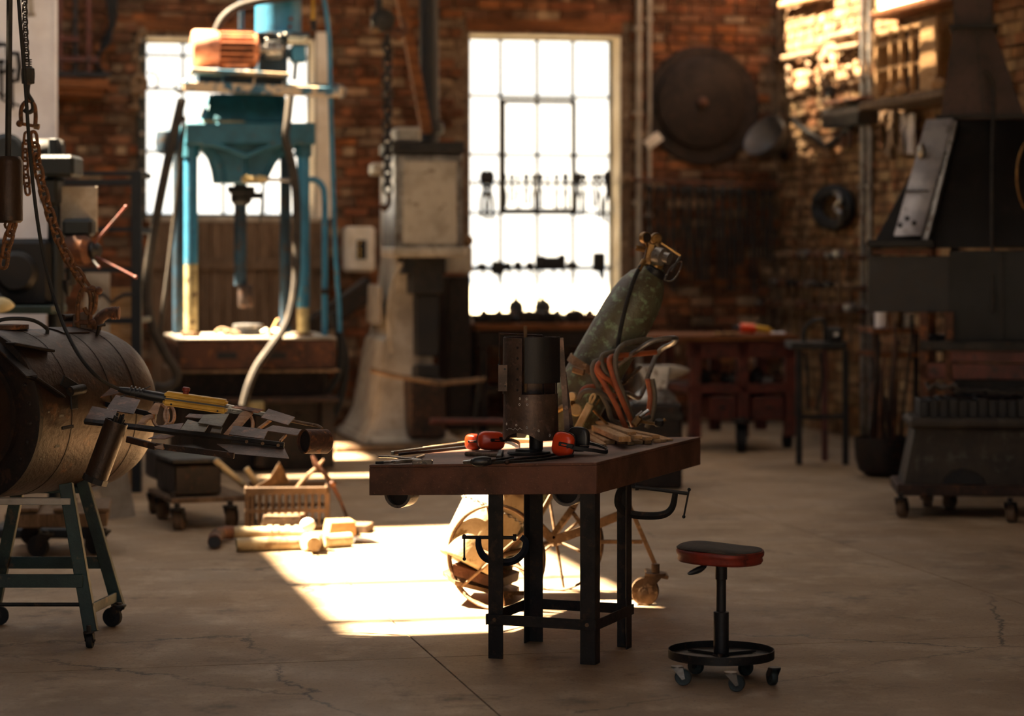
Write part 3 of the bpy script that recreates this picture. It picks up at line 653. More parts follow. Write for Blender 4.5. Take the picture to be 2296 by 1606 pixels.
# ======================= gas cylinder trolley =============================================
M['cyl_green'] = mat('flaking_green_cylinder', '565642', '44382a', '7b9070', rough=.4, metal=.1, scale=5, lo=.42, hi=.62, s3=26, lo3=.52, hi3=.68, bump=.3, bscale=90)
M['cyl_cream'] = mat('cream_cylinder', 'b8a482', '9c8763', '7e6744', rough=.6, scale=5, s3=12, bump=.2)
M['hose_orange'] = mat('orange_hose', '9a5230', '7d4228', rough=.55, scale=8, bump=.05)
M['hose_grey'] = mat('grey_hose', '5c564a', '4c463b', rough=.6, scale=8, bump=.05)
M['brass'] = mat('dirty_brass', '8a6a3c', '5c4326', rough=.45, metal=.7, scale=9, bump=.1)
M['gauge'] = mat('cream_gauge', 'c9b487', 'a8935f', rough=.5, scale=8, bump=.05)
cy0 = G(1112, 1368); gt = T('gas_trolley', 'tan tubular gas cylinder trolley with spoked wheels and a rear swivel caster', 'trolley', cy0, 0)
AX = V((.40, .917, 0))
def K(x, y, Y): return gt.loc(P(x, y, Y))
def wheel(c, R):
    rim = gt.part('wheel_rim', MB().lathe([(R, -.016), (R, .016), (R - .006, .018), (R - .014, .012), (R - .014, -.012), (R - .006, -.018), (R, -.016)], c, AX, 56, caps=False), M['rust_tan'])
    a, b = perp(AX)
    for k in range(6):
        t = .35 + k * pi / 3; gt.part('spoke', MB().cyl(c + (a * cos(t) + b * sin(t)) * .02, c + (a * cos(t) + b * sin(t)) * (R - .01), .0075, 8), M['rust_tan'], rim)
    gt.part('hub', MB().cyl(c - AX * .03, c + AX * .03, .026, 16), M['rust_tan'], rim)
WR = .253
wc1 = gt.loc(G(1112, 1368)) + V((0, 0, WR)); g2 = gt.loc(G(1247, 1325)); wc2 = g2 + V((0, 0, WR))
wheel(wc1, WR); wheel(wc2, WR)
gt.part('axle', MB().cyl(wc1 - AX * .02, wc2 + AX * .02, .012, 10), M['rust_tan'])
for (pts, w_, h_) in (([(1239, 1105, 11.75), (1197, 1180, 11.75), (1130, 1245, 11.75)], .045, .02), ([(1335, 1040, 12.1), (1285, 1138, 12.1), (1236, 1208, 12.15)], .03, .03), ([(1205, 1176, 11.9), (1240, 1212, 11.9), (1300, 1192, 11.9), (1398, 1152, 11.9)], .012, .045),
                       ([(1392, 1090, 12.0), (1474, 1278, 12.0)], .032, .022), ([(1285, 1150, 12.1), (1330, 1215, 12.1), (1440, 1215, 12.05)], .02, .02), ([(1100, 1330, 11.6), (1180, 1330, 11.9)], .03, .02), ([(1200, 1000, 12.05), (1130, 1160, 11.95), (1060, 1300, 11.85)], .03, .03)):
    for a, b in zip(pts, pts[1:]): gt.part('frame_bar', MB().bar(K(*a), K(*b), w_, h_), M['rust_tan'], bev=.002)
gt.part('foot_plate', MB().prism([K(992, 1290, 11.7), K(1020, 1312, 11.6), K(1150, 1345, 11.75), K(1165, 1325, 12.1), K(1030, 1275, 12.15)], (0, 0, .02)), M['rust_tan'])
gt.part('foot_shelf', MB().prism([K(1015, 1265, 11.6), K(1120, 1300, 11.7), K(1115, 1322, 11.7), K(1018, 1290, 11.6)], (.1, .3, 0)), M['rust'])
gt.part('caster_bracket_plate', MB().bar(K(1447, 1282, 12.0), K(1497, 1292, 12.0), .14, .02), M['rust_tan'], bev=.004)
pc = gt.loc(G(1446, 1357)); caster(gt, pc, 3.05, .0685, M['rust_tan'], M['rust_tan'], .05, .20)
gt.part('handle', MB().tube(cr([K(1300, 950, 12.0), K(1345, 870, 11.95), K(1387, 818, 11.9), K(1429, 786, 11.85), K(1466, 764, 11.85), K(1513, 758, 11.9), K(1510, 769, 12.05), K(1478, 788, 12.15), K(1458, 830, 12.15), K(1440, 880, 12.15), K(1429, 893, 12.1), K(1401, 882, 12.05), K(1350, 900, 12.0)], 5), .012, 10), M['steel'])
gt.part('handle_strut', MB().bar(K(1436, 822, 12.1), K(1398, 862, 12.05), .03, .008), M['rust_tan']); gt.part('handle_strut', MB().bar(K(1398, 862, 12.05), K(1372, 866, 12.0), .03, .008), M['rust_tan'])
# cylinders
def cylinder(label, a, b, r, mm):
    t = T('gas_cylinder', label, 'gas cylinder', P(*a), 0); A, B = V((0, 0, 0)), t.loc(P(*b)); L_ = B.length
    t.part('body', MB().lathe([(0, 0), (r * .9, .004), (r, .02), (r, L_ * .86), (r * .97, L_ * .9), (r * .88, L_ * .94), (r * .7, L_ * .975), (r * .42, L_ * 1.0), (r * .36, L_ * 1.02), (0, L_ * 1.02)], A, B, 40), M[mm], ang=50)
    return t, B.normalized()
t, d = cylinder('leaning dark green gas cylinder with flaking paint on the trolley', (1078, 1278, 12.0), (1462, 610, 12.12), .135, 'cyl_green')
k = lambda x, y, Y=12.1: t.loc(P(x, y, Y))
t.part('neck_ring', MB().lathe([(.05, 0), (.055, .01), (.055, .035), (.045, .045)], k(1462, 620), d, 20), M['black'])
vb = t.part('valve_body', MB().lathe([(.03, 0), (.034, .03), (.028, .06), (.034, .075), (.026, .11)], k(1466, 606), d, 16), M['brass'])
t.part('regulator', MB().lathe([(.03, 0), (.045, .01), (.045, .05), (.03, .06), (.03, .09)], k(1466, 572, 12.05), k(1505, 582, 12.0) - k(1466, 572, 12.05), 18), M['steel'])
t.part('regulator_block', MB().bar(k(1450, 596), k(1462, 545), .045, .045), M['brass'], bev=.008)
t.part('inlet_nut', MB().cyl(k(1425, 556), k(1447, 560), .016, 6), M['brass'])
for (x, y, ax, Y) in ((1447, 533, (.5, -.8, 0), 12.05), (1471, 535, (-.2, .9, .1), 12.15)):
    gg = t.part('gauge', MB().lathe([(.024, -.018), (.029, -.014), (.029, .012), (.025, .016)], k(x, y, Y), ax, 20), M['brass'])
    t.part('gauge_face', MB().lathe([(0, .0165), (.022, .0165), (.022, .0155)], k(x, y, Y), ax, 18), M['black'], gg)
    t.part('gauge_stem', MB().cyl(k(x, y + 6, Y), k(x + 5, y + 22, 12.1), .008, 8), M['brass'], gg)
t.part('valve_guard', MB().bar(k(1482, 545), k(1526, 574), .03, .008), M['brass']); t.part('valve_guard', MB().bar(k(1526, 574), k(1505, 608), .03, .008), M['iron_dark'])
t.part('key_chain', MB().tube(cr([k(1490, 628), k(1504, 600), k(1524, 586), k(1529, 592), k(1520, 615), k(1506, 630), k(1490, 628)], 5), .0035, 6), M['chrome'])
t.part('gas_hose', MB().tube(cr([k(1443, 588, 12.0), k(1432, 604, 11.96), k(1417, 640, 11.94), k(1400, 700, 11.93), k(1386, 770, 11.92), k(1378, 830, 11.9)], 6), .010, 10), M['rubber'])
t.part('hose_ferrule', MB().cyl(k(1432, 606, 11.96), k(1444, 584, 12.0), .013, 8), M['brass'])
t2, d2 = cylinder('short cream gas cylinder sunlit low on the trolley', (1045, 1268, 11.72), (1136, 1082, 11.80), .158, 'cyl_cream')
k2 = lambda x, y, Y=11.8: t2.loc(P(x, y, Y))
t2.part('valve_body', MB().tube(cr([k2(1135, 1084, 11.8), k2(1141, 1070, 11.85), k2(1165, 1040, 11.95), k2(1205, 975, 12.0), k2(1245, 925, 11.9), k2(1285, 905, 11.8)], 5), .016, 10), M['brass'])
for (x, y, r, ax) in ((1284, 889, .021, (-.4, -.9, .1)), (1292, 920, .03, (-.2, -.95, .2))):
    t2.part('gauge', MB().lathe([(r * .9, -.014), (r, -.01), (r, .012), (r * .85, .016)], k2(x, y), ax, 20), M['gauge'])
pts = []; n = 44
ch = T('restraint_chain', 'thin steel chain round the cream gas cylinder', 'chain', P(1100, 1130, 11.6), 0)
lk = MB().tube([(.011 * cos(a) if True else 0, .006 * sin(a), 0) for a in [2 * pi * i / 10 for i in range(10)]], .0022, 5, True).mesh('link'); lk.materials.append(M['chrome'])
c0 = P(1045, 1268, 11.72) + (P(1182, 985, 11.85) - P(1045, 1268, 11.72)) * .43; u = P(1182, 985, 11.85) - P(1045, 1268, 11.72); u.normalize(); a_, b_ = perp(u)
sl = (u * .0)
for i in range(44):
    th = 2 * pi * i / 44; p = c0 + (a_ * cos(th) + b_ * sin(th)) * .163; p2 = c0 + (a_ * cos(th + .05) + b_ * sin(th + .05)) * .163
    o = link(bpy.data.objects.new('link', lk), ch.e); o.location = ch.loc(p); q = (p2 - p).to_track_quat('X', 'Z'); o.rotation_euler = (q.to_matrix() @ Matrix.Rotation((i % 2) * pi / 2, 3, 'X')).to_euler()
# clamp band on the green cylinder
cb = K(1303, 838, 12.04); dirc = (P(1462, 610, 12.12) - P(1078, 1278, 12.0)).normalized(); dband = (dirc + V((.12, -.12, .25))).normalized()
cc = gt.loc(P(1078, 1278, 12.0) + (P(1462, 610, 12.12) - P(1078, 1278, 12.0)) * .665)
gt.part('clamp_band', MB().lathe([(.15, -.02), (.15, .02), (.144, .02), (.144, -.02), (.15, -.02)], cc, dband, 40, caps=False), M['rust_tan'])
gt.part('band_bolt', MB().bar(K(1284, 828, 11.88), K(1310, 836, 11.86), .03, .03), M['rust_tan'], bev=.005)
# hoses
HS = [('g', [(1455, 935, 12.0), (1420, 950, 11.9), (1376, 945, 11.8), (1362, 910, 11.78), (1345, 876, 11.78), (1331, 844, 11.78), (1330, 820, 11.8), (1346, 808, 11.82), (1420, 800, 11.95)]),
      ('g', [(1430, 781, 11.95), (1387, 786, 11.85), (1354, 796, 11.78), (1349, 812, 11.76), (1356, 832, 11.76), (1374, 850, 11.78), (1395, 880, 11.8)]),
      ('g', [(1462, 762, 11.95), (1440, 762, 11.9), (1401, 772, 11.8), (1383, 792, 11.74), (1380, 822, 11.72), (1387, 857, 11.72), (1401, 892, 11.74), (1418, 940, 11.78)]),
      ('o', [(1470, 790, 12.0), (1420, 795, 11.9), (1376, 799, 11.78), (1366, 811, 11.74), (1373, 838, 11.72), (1387, 878, 11.72), (1405, 920, 11.74), (1420, 955, 11.78)]),
      ('o', [(1400, 803, 11.9), (1367, 806, 11.8), (1345, 814, 11.76), (1340, 826, 11.75), (1354, 845, 11.75), (1376, 862, 11.77), (1400, 900, 11.8)]),
      ('o', [(1345, 818, 11.8), (1338, 832, 11.77), (1359, 868, 11.75), (1380, 906, 11.75), (1397, 945, 11.76), (1406, 965, 11.78)]),
      ('o', [(1300, 890, 11.8), (1309, 873, 11.78), (1326, 867, 11.78), (1345, 872, 11.8), (1380, 890, 11.82)]),
      ('g', [(1298, 895, 11.76), (1306, 881, 11.75), (1322, 876, 11.75), (1350, 884, 11.77), (1390, 915, 11.8)]),
      ('g', [(1462, 850, 12.1), (1468, 890, 12.1), (1462, 930, 12.1), (1450, 960, 12.1)]), ('o', [(1452, 850, 12.1), (1458, 890, 12.1), (1452, 940, 12.1)])]
for col_, lab in (('o', 'coil of orange gas hose looped over the trolley handle'), ('g', 'coil of grey gas hose looped over the trolley handle')):
    t = T('gas_hose', lab, 'hose', P(1370, 860, 11.75), 0)
    for c_, pp in HS:
        if c_ == col_: t.part('loop', MB().tube(cr([t.loc(P(*p)) for p in pp], 6), .0132, 9), M['hose_orange' if c_ == 'o' else 'hose_grey'])
t = T('cutting_torch', 'cream handled cutting torch hung below the gas hoses', 'torch', P(1300, 940, 11.6), 0); k = lambda x, y, Y=11.6: t.loc(P(x, y, Y))
t.part('handle', MB().bar(k(1324, 905), k(1288, 975), .03, .035), M['gauge'], bev=.006)
t.part('hook', MB().tube(cr([k(1322, 908), k(1324, 892), k(1331, 884), k(1334, 890), k(1326, 905)], 4), .006, 8), M['gauge'])
t.part('lever', MB().tube([k(1336, 908), k(1345, 895), k(1338, 903)], .005, 6), M['brass']); t.part('tube', MB().tube([k(1330, 920), k(1365, 955)], .006, 8), M['brass'])
t = T('welding_torch', 'chrome tipped welding torch beside the hose coil', 'torch', P(1440, 930, 11.6), 0); k = lambda x, y, Y=11.6: t.loc(P(x, y, Y))
t.part('tip', MB().cyl(k(1432, 936), k(1455, 920), .009, 10), M['chrome']); t.part('tip', MB().cyl(k(1426, 934), k(1440, 922), .005, 8), M['chrome'])
t.part('body', MB().bar(k(1420, 955), k(1436, 934), .04, .035), M['brass'], bev=.008); t.part('valve_knob', MB().lathe([(.02, 0), (.024, .01), (.02, .03)], k(1478, 955), (0, -.3, 1), 10), M['black'])
t.part('stem', MB().tube([k(1436, 945), k(1478, 952), k(1492, 940)], .008, 8), M['brass'])
# ======================= boiler tank on its stand =========================================
M['tank'] = mat('brown_tank', '372519', '241911', '5c3d25', rough=.5, metal=.3, scale=3, s3=9, lo3=.6, hi3=.74, bump=.3, bscale=40)
M['tank_dark'] = mat('sooty_iron', '241b16', '15110f', '38261a', rough=.65, metal=.3, scale=5)
M['chain_rust'] = mat('rusty_chain', '6a4428', '45301f', '87592f', rough=.7, metal=.3, scale=20, bump=.3)
M['green_paint'] = mat('worn_green_paint', '22362f', '1a2824', '554433', rough=.55, scale=5, s3=9, lo3=.58, hi3=.66, bump=.15)
NB = P(-50, 930, 10.75); FB = P(225, 912, 11.45); ab = (FB - NB).normalized(); sb = V((ab.y, -ab.x, 0)).normalized()
bo = T('boiler_tank', 'rusty brown boiler tank on its side with riveted bands and an open sooty end', 'tank', NB + V((0, 0, -.375)), 0)
zc = V((0, 0, 1))
def bs(h, th, r=.375): return bo.loc(NB + ab * h + (zc * cos(th) + sb * sin(th)) * r)
N0 = bo.loc(NB)
bo.part('shell', MB().lathe([(.375, 0), (.375, .7), (.368, .76), (.345, .82), (.30, .87), (.2, .905), (0, .915)], N0, ab, 64), M['tank'], ang=50)
bo.part('end_plate', MB().lathe([(.377, .012), (.379, -.012), (.36, -.02), (.27, -.02), (.27, -.05), (.245, -.05), (.245, .0), (.24, .02)], N0, ab, 48, caps=False), M['tank_dark'])
bo.part('firebox', MB().lathe([(.245, -.03), (.24, .35), (0, .36)], N0 + ab * -.0, ab, 32, caps=False), M['black'])
for h_ in (.2, .47, .64):
    bo.part('band', MB().lathe([(.3748, -.003), (.3768, -.002), (.3768, .002), (.3748, .003)], N0 + ab * h_, ab, 64, caps=False), M['tank_dark'])
for k in range(8):
    a = .35 + k * .26; p = bs(-.02, a, .33); bo.part('rivet', MB().ell(p, .011, 8, 6), M['tank_dark'])
for (h0, a0, h1, a1) in ((-.03, .15, -.03, 1.1), (-.03, 1.1, .12, 1.35), (-.03, .6, .18, .75)):
    bo.part('bracket_plate', MB().bar(bs(h0, a0, .39), bs(h1, a1, .39), .075, .012), M['tank_dark'], bev=.003)
# latch, T handle, strap with slots
p = bs(.17, 1.22, .38); q = bs(.27, 1.35, .4)
la = bo.part('latch', MB().bar(bs(.16, 1.15, .385), bs(.23, 1.27, .392), .05, .01, sb), M['iron_dark'], bev=.003)
bo.part('latch_roller', MB().cyl(bs(.17, 1.3, .405), bs(.26, 1.28, .405), .022, 14), M['iron_dark'], la)
bo.part('latch_tail', MB().bar(bs(.2, 1.32, .395), bs(.2, 1.5, .39), .045, .01, sb), M['iron_dark'], la, .003)
bo.part('slot', MB().bar(bs(.13, 1.55, .374), bs(.13, 1.95, .374), .03, .006, sb), M['black']); bo.part('slot', MB().bar(bs(.05, 1.5, .374), bs(.05, 2.1, .374), .014, .006, sb), M['black'])
bo.part('tee_handle', MB().bar(bs(.11, 1.7, .4), bs(.17, 1.68, .41), .018, .014), M['iron_dark'], bev=.003)
bo.part('grab_handle', MB().tube(cr([bs(.12, -.1, .375), bs(.14, .02, .42), bs(.24, .2, .43), bs(.32, .28, .4), bs(.33, .3, .375)], 5), .009, 8), M['iron_dark'])
m = MB(); g = [[bs(h_, th, .379) for th in (.02, .1, .18, .26, .34)] for h_ in (.42, .6)]
bo.part('patch_plate', m.sheet(g, .006), M['tank'], bev=0)
bo.part('hook_peg', MB().tube([bs(.62, .42, .37), bs(.62, .4, .42), bs(.65, .42, .43)], .008, 6), M['tank_dark'])
# lifting lug, elbow pipe, flanged pipe
kk = lambda x, y, Y: bo.loc(P(x, y, Y))
for dy in (-.02, .03):
    bo.part('lifting_lug', MB().prism([kk(160, 775, 11.3 + dy), kk(163, 705, 11.3 + dy), kk(186, 700, 11.3 + dy), kk(206, 705, 11.3 + dy), kk(208, 778, 11.3 + dy)], (0, .014, 0)), M['tank'], bev=.003)
bo.part('lug_pin', MB().cyl(kk(140, 713, 11.25), kk(162, 712, 11.32), .017, 12), M['tank_dark'])
bo.part('elbow_pipe', MB().tube(cr([kk(212, 775, 11.35), kk(213, 745, 11.35), kk(222, 717, 11.35), kk(242, 702, 11.35), kk(262, 702, 11.35)], 5), .026, 14), M['rust'])
bo.part('pipe_collar', MB().cyl(kk(211, 772, 11.35), kk(211, 757, 11.35), .036, 16), M['tank_dark'])
for x in (252, 259, 266): bo.part('thread_ring', MB().cyl(kk(x - 2, 702, 11.35), kk(x + 2, 702, 11.35), .031, 16), M['rust'])
fp = kk(22, 795, 10.95)
bo.part('flanged_pipe', MB().lathe([(.06, 0), (.06, .12), (.085, .125), (.085, .145), (.05, .147), (.05, .05), (0, .05)], fp + V((0, 0, -.01)), (0, 0, 1), 28), M['rust'])
bo.part('saddle_plate', MB().box((fp.x - .1, fp.y - .09, fp.z - .01), (fp.x + .1, fp.y + .09, fp.z + .02)), M['tank_dark'], bev=.004)
# stand
sd_ = T('tank_stand', 'dark green angle-iron stand with casters under the boiler tank', 'stand', G(200, 1452), 0)
J = lambda x, y, Y: sd_.loc(P(x, y, Y))
YN_, YF_ = 10.48, 11.12
for (a, b) in (((205, 1418), (148, 1085)), ((-95, 1418), (-40, 1085))):
    sd_.part('leg', MB().bar(J(a[0], a[1], YN_), J(b[0], b[1], YN_ + .1), .058, .05, (0, 1, 0)), M['green_paint'], bev=.003)
for (a, b) in (((268, 1368), (184, 1075)), ((-14, 1368), (45, 1075))):
    sd_.part('leg', MB().bar(J(a[0], a[1], YF_), J(b[0], b[1], YF_ - .05), .055, .05, (0, 1, 0)), M['green_paint'], bev=.003)
sd_.part('crossbar', MB().bar(J(-70, 1303, YN_), J(186, 1303, YN_), .012, .058), M['green_paint'], bev=.002); sd_.part('crossbar', MB().bar(J(10, 1262, YF_), J(245, 1262, YF_), .012, .055), M['green_paint'], bev=.002)
sd_.part('tie_rod', MB().cyl(J(-90, 1356, YN_ + .1), J(196, 1356, YN_ + .1), .009, 8), M['iron_dark'])
sd_.part('side_bar', MB().bar(J(206, 1365, YN_), J(262, 1338, YF_), .012, .045), M['green_paint'], bev=.002)
sd_.part('saddle_bar', MB().bar(J(-45, 1124, YN_ + .08), J(160, 1124, YN_ + .08), .05, .03), M['grey_paint'], bev=.003); sd_.part('saddle_bar', MB().bar(J(40, 1098, YF_ - .04), J(196, 1098, YF_ - .04), .05, .03), M['green_paint'], bev=.003)
caster(sd_, sd_.loc(G(202, 1453)), 1.5, .032, M['rubber'], M['iron_dark'], .026, .1); caster(sd_, sd_.loc(G(252, 1405)), 2.9, .044, M['rubber'], M['iron_dark'], .03, .11)
caster(sd_, sd_.loc(G(-2, 1402)), .2, .044, M['rubber'], M['iron_dark'], .03, .11); caster(sd_, sd_.loc(G(-95, 1453)), 1.5, .032, M['rubber'], M['iron_dark'], .026, .1)
# ======================= plated arm ========================================================
ar = T('plated_arm', 'long armature of steel bars, wooden ribs and riveted plates jutting from the boiler tank', 'armature', P(300, 1000, 10.5), 0)
A_ = lambda x, y, dy=0.: ar.loc(P(x, y, 10.45 + (1000 - y) * .004 + dy))
M['arm_plate'] = mat('brown_plate', '4c3529', '38271f', '664634', rough=.5, metal=.35, scale=7, s3=16, bump=.2)
M['arm_grey'] = mat('grey_plate', '57503f', '423a30', '6b5038', rough=.5, metal=.3, scale=8, s3=14, bump=.2)
M['arm_wood'] = mat('rib_wood', '9a7048', '805a38', '6b4728', rough=.7, scale=5, stretch=(1, 6, 6), bump=.15)
def flat(name, m_, pts, th=.004, dy=0.): return ar.part(name, MB().prism([A_(x, y, dy) for x, y in pts], V((0, -.45, .9)) * th), M[m_], bev=.0012)
ar.part('side_bar', MB().tube([A_(190, 945), A_(295, 957), A_(519, 985), A_(636, 1000)], .0135, 4), M['leg_steel'])
ar.part('side_bar', MB().bar(A_(208, 900, .1), A_(350, 932, .1), .012, .022), M['black']); ar.part('side_bar', MB().bar(A_(345, 905, .12), A_(600, 930, .12), .012, .02), M['black']); ar.part('side_bar', MB().bar(A_(505, 909, .1), A_(660, 945, .1), .01, .014), M['black'])
ar.part('lower_bar', MB().bar(A_(285, 985, .03), A_(350, 1002, .03), .02, .028), M['rust_dark'], bev=.002); ar.part('lower_bar', MB().bar(A_(345, 1000, .03), A_(525, 1022, .03), .012, .026), M['rust_dark'], bev=.002)
for (x, y) in ((553, 991), (589, 995), (624, 999)): ar.part('bolt_hole', MB().lathe([(.007, .0), (.0075, .004), (.005, .004), (.005, .001), (0, .001)], A_(x, y, -.012), (0, -1, .2), 12), M['rust_tan'])
ar.part('rail_end', MB().bar(A_(519, 985, -.004), A_(637, 1000, -.004), .012, .03), M['leg_steel'], bev=.002)
ar.part('pointed_plank', MB().prism([A_(485, 996, .01), A_(637, 1005, .01), A_(648, 1029, .01), A_(632, 1028, .01), A_(520, 1018, .01)], (0, .018, 0)), M['arm_plate'], bev=.002)
for m_, pts in (('arm_plate', [(237, 920), (260, 887), (315, 898), (300, 930)]), ('arm_plate', [(189, 944), (207, 912), (263, 923), (258, 940), (248, 949)]), ('rust', [(224, 893), (251, 869), (268, 877), (266, 884)]), ('arm_plate', [(415, 937), (424, 929), (460, 931), (451, 940)]),
                ('arm_grey', [(403, 966), (421, 942), (468, 955), (458, 971)]), ('arm_grey', [(471, 971), (476, 960), (499, 960), (495, 973)]), ('arm_plate', [(513, 976), (524, 956), (602, 965), (592, 986)]), ('arm_plate', [(588, 966), (612, 955), (685, 966), (665, 978)]),
                ('rust', [(519, 915), (529, 910), (592, 920), (577, 927)]), ('arm_plate', [(585, 938), (602, 918), (662, 937), (646, 955)]), ('arm_plate', [(346, 957), (412, 950), (404, 966)]), ('arm_plate', [(331, 985), (358, 975), (392, 979), (370, 986)])):
    flat('plate', m_, pts)
flat('plate', 'arm_grey', [(443, 950), (458, 931), (514, 929), (497, 959), (470, 954)], dy=-.02)
for (x, y) in ((241, 919), (251, 920)): ar.part('rivet', MB().ell(A_(x, y, -.004), .0055, 8, 6), M['chrome'])
for (x0, y0, x1, y1, n) in ((517, 974, 526, 959, 4), (530, 958, 598, 967, 4), (590, 940, 602, 922, 4), (608, 921, 656, 936, 4), (592, 938, 642, 952, 4)):
    for k in range(n): ar.part('rivet', MB().ell(A_(x0 + (x1 - x0) * k / (n - 1), y0 + (y1 - y0) * k / (n - 1), -.003), .0026, 6, 4), M['rust_dark'])
ar.part('chalk_outline', MB().tube([A_(546, 968, -.006), A_(587, 969, -.006), A_(583, 981, -.006), A_(550, 972, -.006)], .0008, 4, True), M['chalk'])
def rib(pts, th=.014, dy=0.): ar.part('rib', MB().prism([A_(x, y, dy) for x, y in pts], (.016, th, 0)), M['arm_wood'], bev=.0015)
rib([(306, 951), (320, 933), (335, 929), (336, 938), (325, 944), (318, 953)]); rib([(500, 974), (543, 923), (556, 921), (560, 928), (516, 978)], .02); rib([(331, 924), (347, 903), (352, 905), (345, 930)])
# rib hoops with holes
for (cx_, cy_, rx, ry) in ((360, 934, 17, 26), (380, 932, 11, 20), (550, 952, 17, 26)):
    ar.part('rib_hoop', MB().tube([A_(cx_ + rx * cos(a), cy_ + ry * sin(a), .04) for a in [2 * pi * i / 20 for i in range(20)]], .008, 6, True), M['arm_wood'])
ar.part('rib', MB().bar(A_(580, 962, .06), A_(606, 943, .08), .012, .012), M['arm_wood']); ar.part('rib', MB().bar(A_(628, 990, .0), A_(641, 976, .03), .01, .01), M['arm_wood']); ar.part('rib', MB().prism([A_(345, 1002), A_(366, 995), A_(366, 1009), A_(350, 1006)], (0, .05, 0)), M['arm_wood'], bev=.001)
ar.part('nose_rod', MB().tube(cr([A_(640, 940, .06), A_(655, 944, .05), A_(690, 951, .02), A_(712, 955, 0), A_(722, 962, 0)], 4), .0075, 8), M['rust_tan'])
ax_ = V((-.78, -.6, .05)).normalized(); c_ = A_(705, 990, .02)
ar.part('nose_tube', MB().lathe([(.05, -.065), (.054, -.06), (.054, .055), (.048, .055), (.046, -.04), (.02, -.05)], c_, ax_, 30, caps=False), M['rust'])
ar.part('nose_liner', MB().cyl(c_ - ax_ * .03, c_ + ax_ * .045, .045, 20), M['black'])
# rod holder
rh = T('rod_holder', 'rusty steel tube holding black rods, hung from the plated arm', 'tube', P(210, 1080, 10.42), 0); a, b = rh.loc(P(212, 1080, 10.42)), rh.loc(P(262, 945, 10.42)); L_ = (b - a).length
rh.part('tube', MB().lathe([(0, 0), (.051, 0), (.051, L_), (.047, L_), (.047, .02), (0, .02)], a, b - a, 28, caps=False), M['tank'])
rh.part('base_cap', MB().lathe([(0, -.004), (.056, -.004), (.056, .02), (.052, .022)], a, b - a, 8), M['black'])
for k in range(9):
    o_ = V((random.uniform(-.03, .03), random.uniform(-.03, .03), 0)); rh.part('rod', MB().cyl(a + (b - a) * .2 + o_ * .5, b + o_ + V((0, 0, random.uniform(.0, .04))), .006, 6), M['black'])
# pendant control
pd = T('pendant_control', 'yellow hoist pendant control with a black grip lying on the plated arm', 'control', P(440, 905, 10.6), 0); D = lambda x, y, Y=10.6: pd.loc(P(x, y, Y))
M['yellow'] = mat('yellow_plastic', 'c79a2c', 'b3871f', '8d6a20', rough=.5, scale=6, s3=9, lo3=.62, hi3=.75, bump=.05)
u_ = (D(509, 898) - D(368, 878)).normalized(); vv = V((-u_.z, 0, u_.x))
def pbox(name, x, m_, l0, l1, h0, h1, t0, t1, bev): 
    o_ = D(368, 892); return pd.part(name, MB().prism([o_ + u_ * l0 + vv * h0 + V((0, t0, 0)), o_ + u_ * l1 + vv * h0 + V((0, t0, 0)), o_ + u_ * l1 + vv * h1 + V((0, t0, 0)), o_ + u_ * l0 + vv * h1 + V((0, t0, 0))], (0, t1 - t0, 0)), m_, bev=bev, seg=3)
PL = 143 / FPX * 10.6
pbox('lower_case', 0, M['yellow'], 0, PL, -.031, -.003, -.035, .04, .008); pbox('upper_case', 0, M['yellow'], .002, PL - .002, .003, .03, -.035, .04, .008); pbox('gasket', 0, M['blackplastic'], -.001, PL + .001, -.0035, .0035, -.0362, .041, .001)
for l in (.035, PL - .04): pbox('screw', 0, M['black'], l, l + .008, -.026, -.018, -.037, -.03, .001)
pd.part('stop_button', MB().lathe([(.013, 0), (.013, .012), (.017, .014), (.017, .028), (.013, .031)], D(416, 884), vv, 16), M['red_vinyl'])
pd.part('grip', MB().tube([D(266, 873), D(285, 877), D(320, 884), D(350, 890), D(370, 893)], [.011, .017, .021, .023, .021], 14), M['blackplastic'])
for x in (292, 301, 310, 318): pd.part('grip_ridge', MB().cyl(D(x, 871 + (x - 268) * .22), D(x + 3, 871.6 + (x - 268) * .22), .0235, 14), M['blackplastic'])
pd.part('cable', MB().tube(cr([D(268, 873), D(240, 860, 10.5), D(205, 832, 10.4), D(170, 785, 10.45), D(135, 710, 10.6), D(103, 600, 10.7), D(82, 480, 10.7), D(67, 340, 10.7), D(56, 180, 10.7), D(46, 60, 10.7), D(36, -80, 10.7)], 7), .0085, 8), M['rubber'])
for (x, y, a2) in ((330, 868, 20), (300, 878, -25)): pd.part('wire_end', MB().tube([D(x - 30, y + 12), D(x, y + 2), D(x + 8, y - 4 + a2 * .1)], .003, 5), M['black'])
# ======================= hoist chains ======================================================
def linkmesh(l, w_, r, m_):
    pts = []
    for k in range(14):
        t = 2 * pi * k / 14; pts.append(((l - w_) / 2 * (1 if cos(t) > 0 else -1) * (1 if abs(cos(t)) > .01 else 0) + w_ / 2 * cos(t), w_ / 2 * sin(t), 0))
    me = MB().tube(pts, r, 7, True).mesh('link'); me.materials.append(m_); return me
def chain(name, label, pts, pitch, w_, r, m_, cat='chain'):
    t = T(name, label, cat, pts[0], 0); path = cr([t.loc(p) for p in pts], 12); me = linkmesh(pitch + 2 * r * 1.15 + .002, w_, r, m_)
    acc = 0.; i = 0; nxt = pitch / 2
    for a, b in zip(path, path[1:]):
        s = (b - a).length
        while acc + s >= nxt:
            p = a + (b - a) * ((nxt - acc) / s); o = link(bpy.data.objects.new('link', me), t.e); o.location = p
            o.rotation_euler = ((b - a).to_track_quat('X', 'Z').to_matrix() @ Matrix.Rotation((i % 2) * pi / 2 + .5, 3, 'X')).to_euler(); nxt += pitch; i += 1
        acc += s
    return t
M['chain_black'] = mat('black_chain', '1c1a19', '2a2420', rough=.5, metal=.5, scale=20)
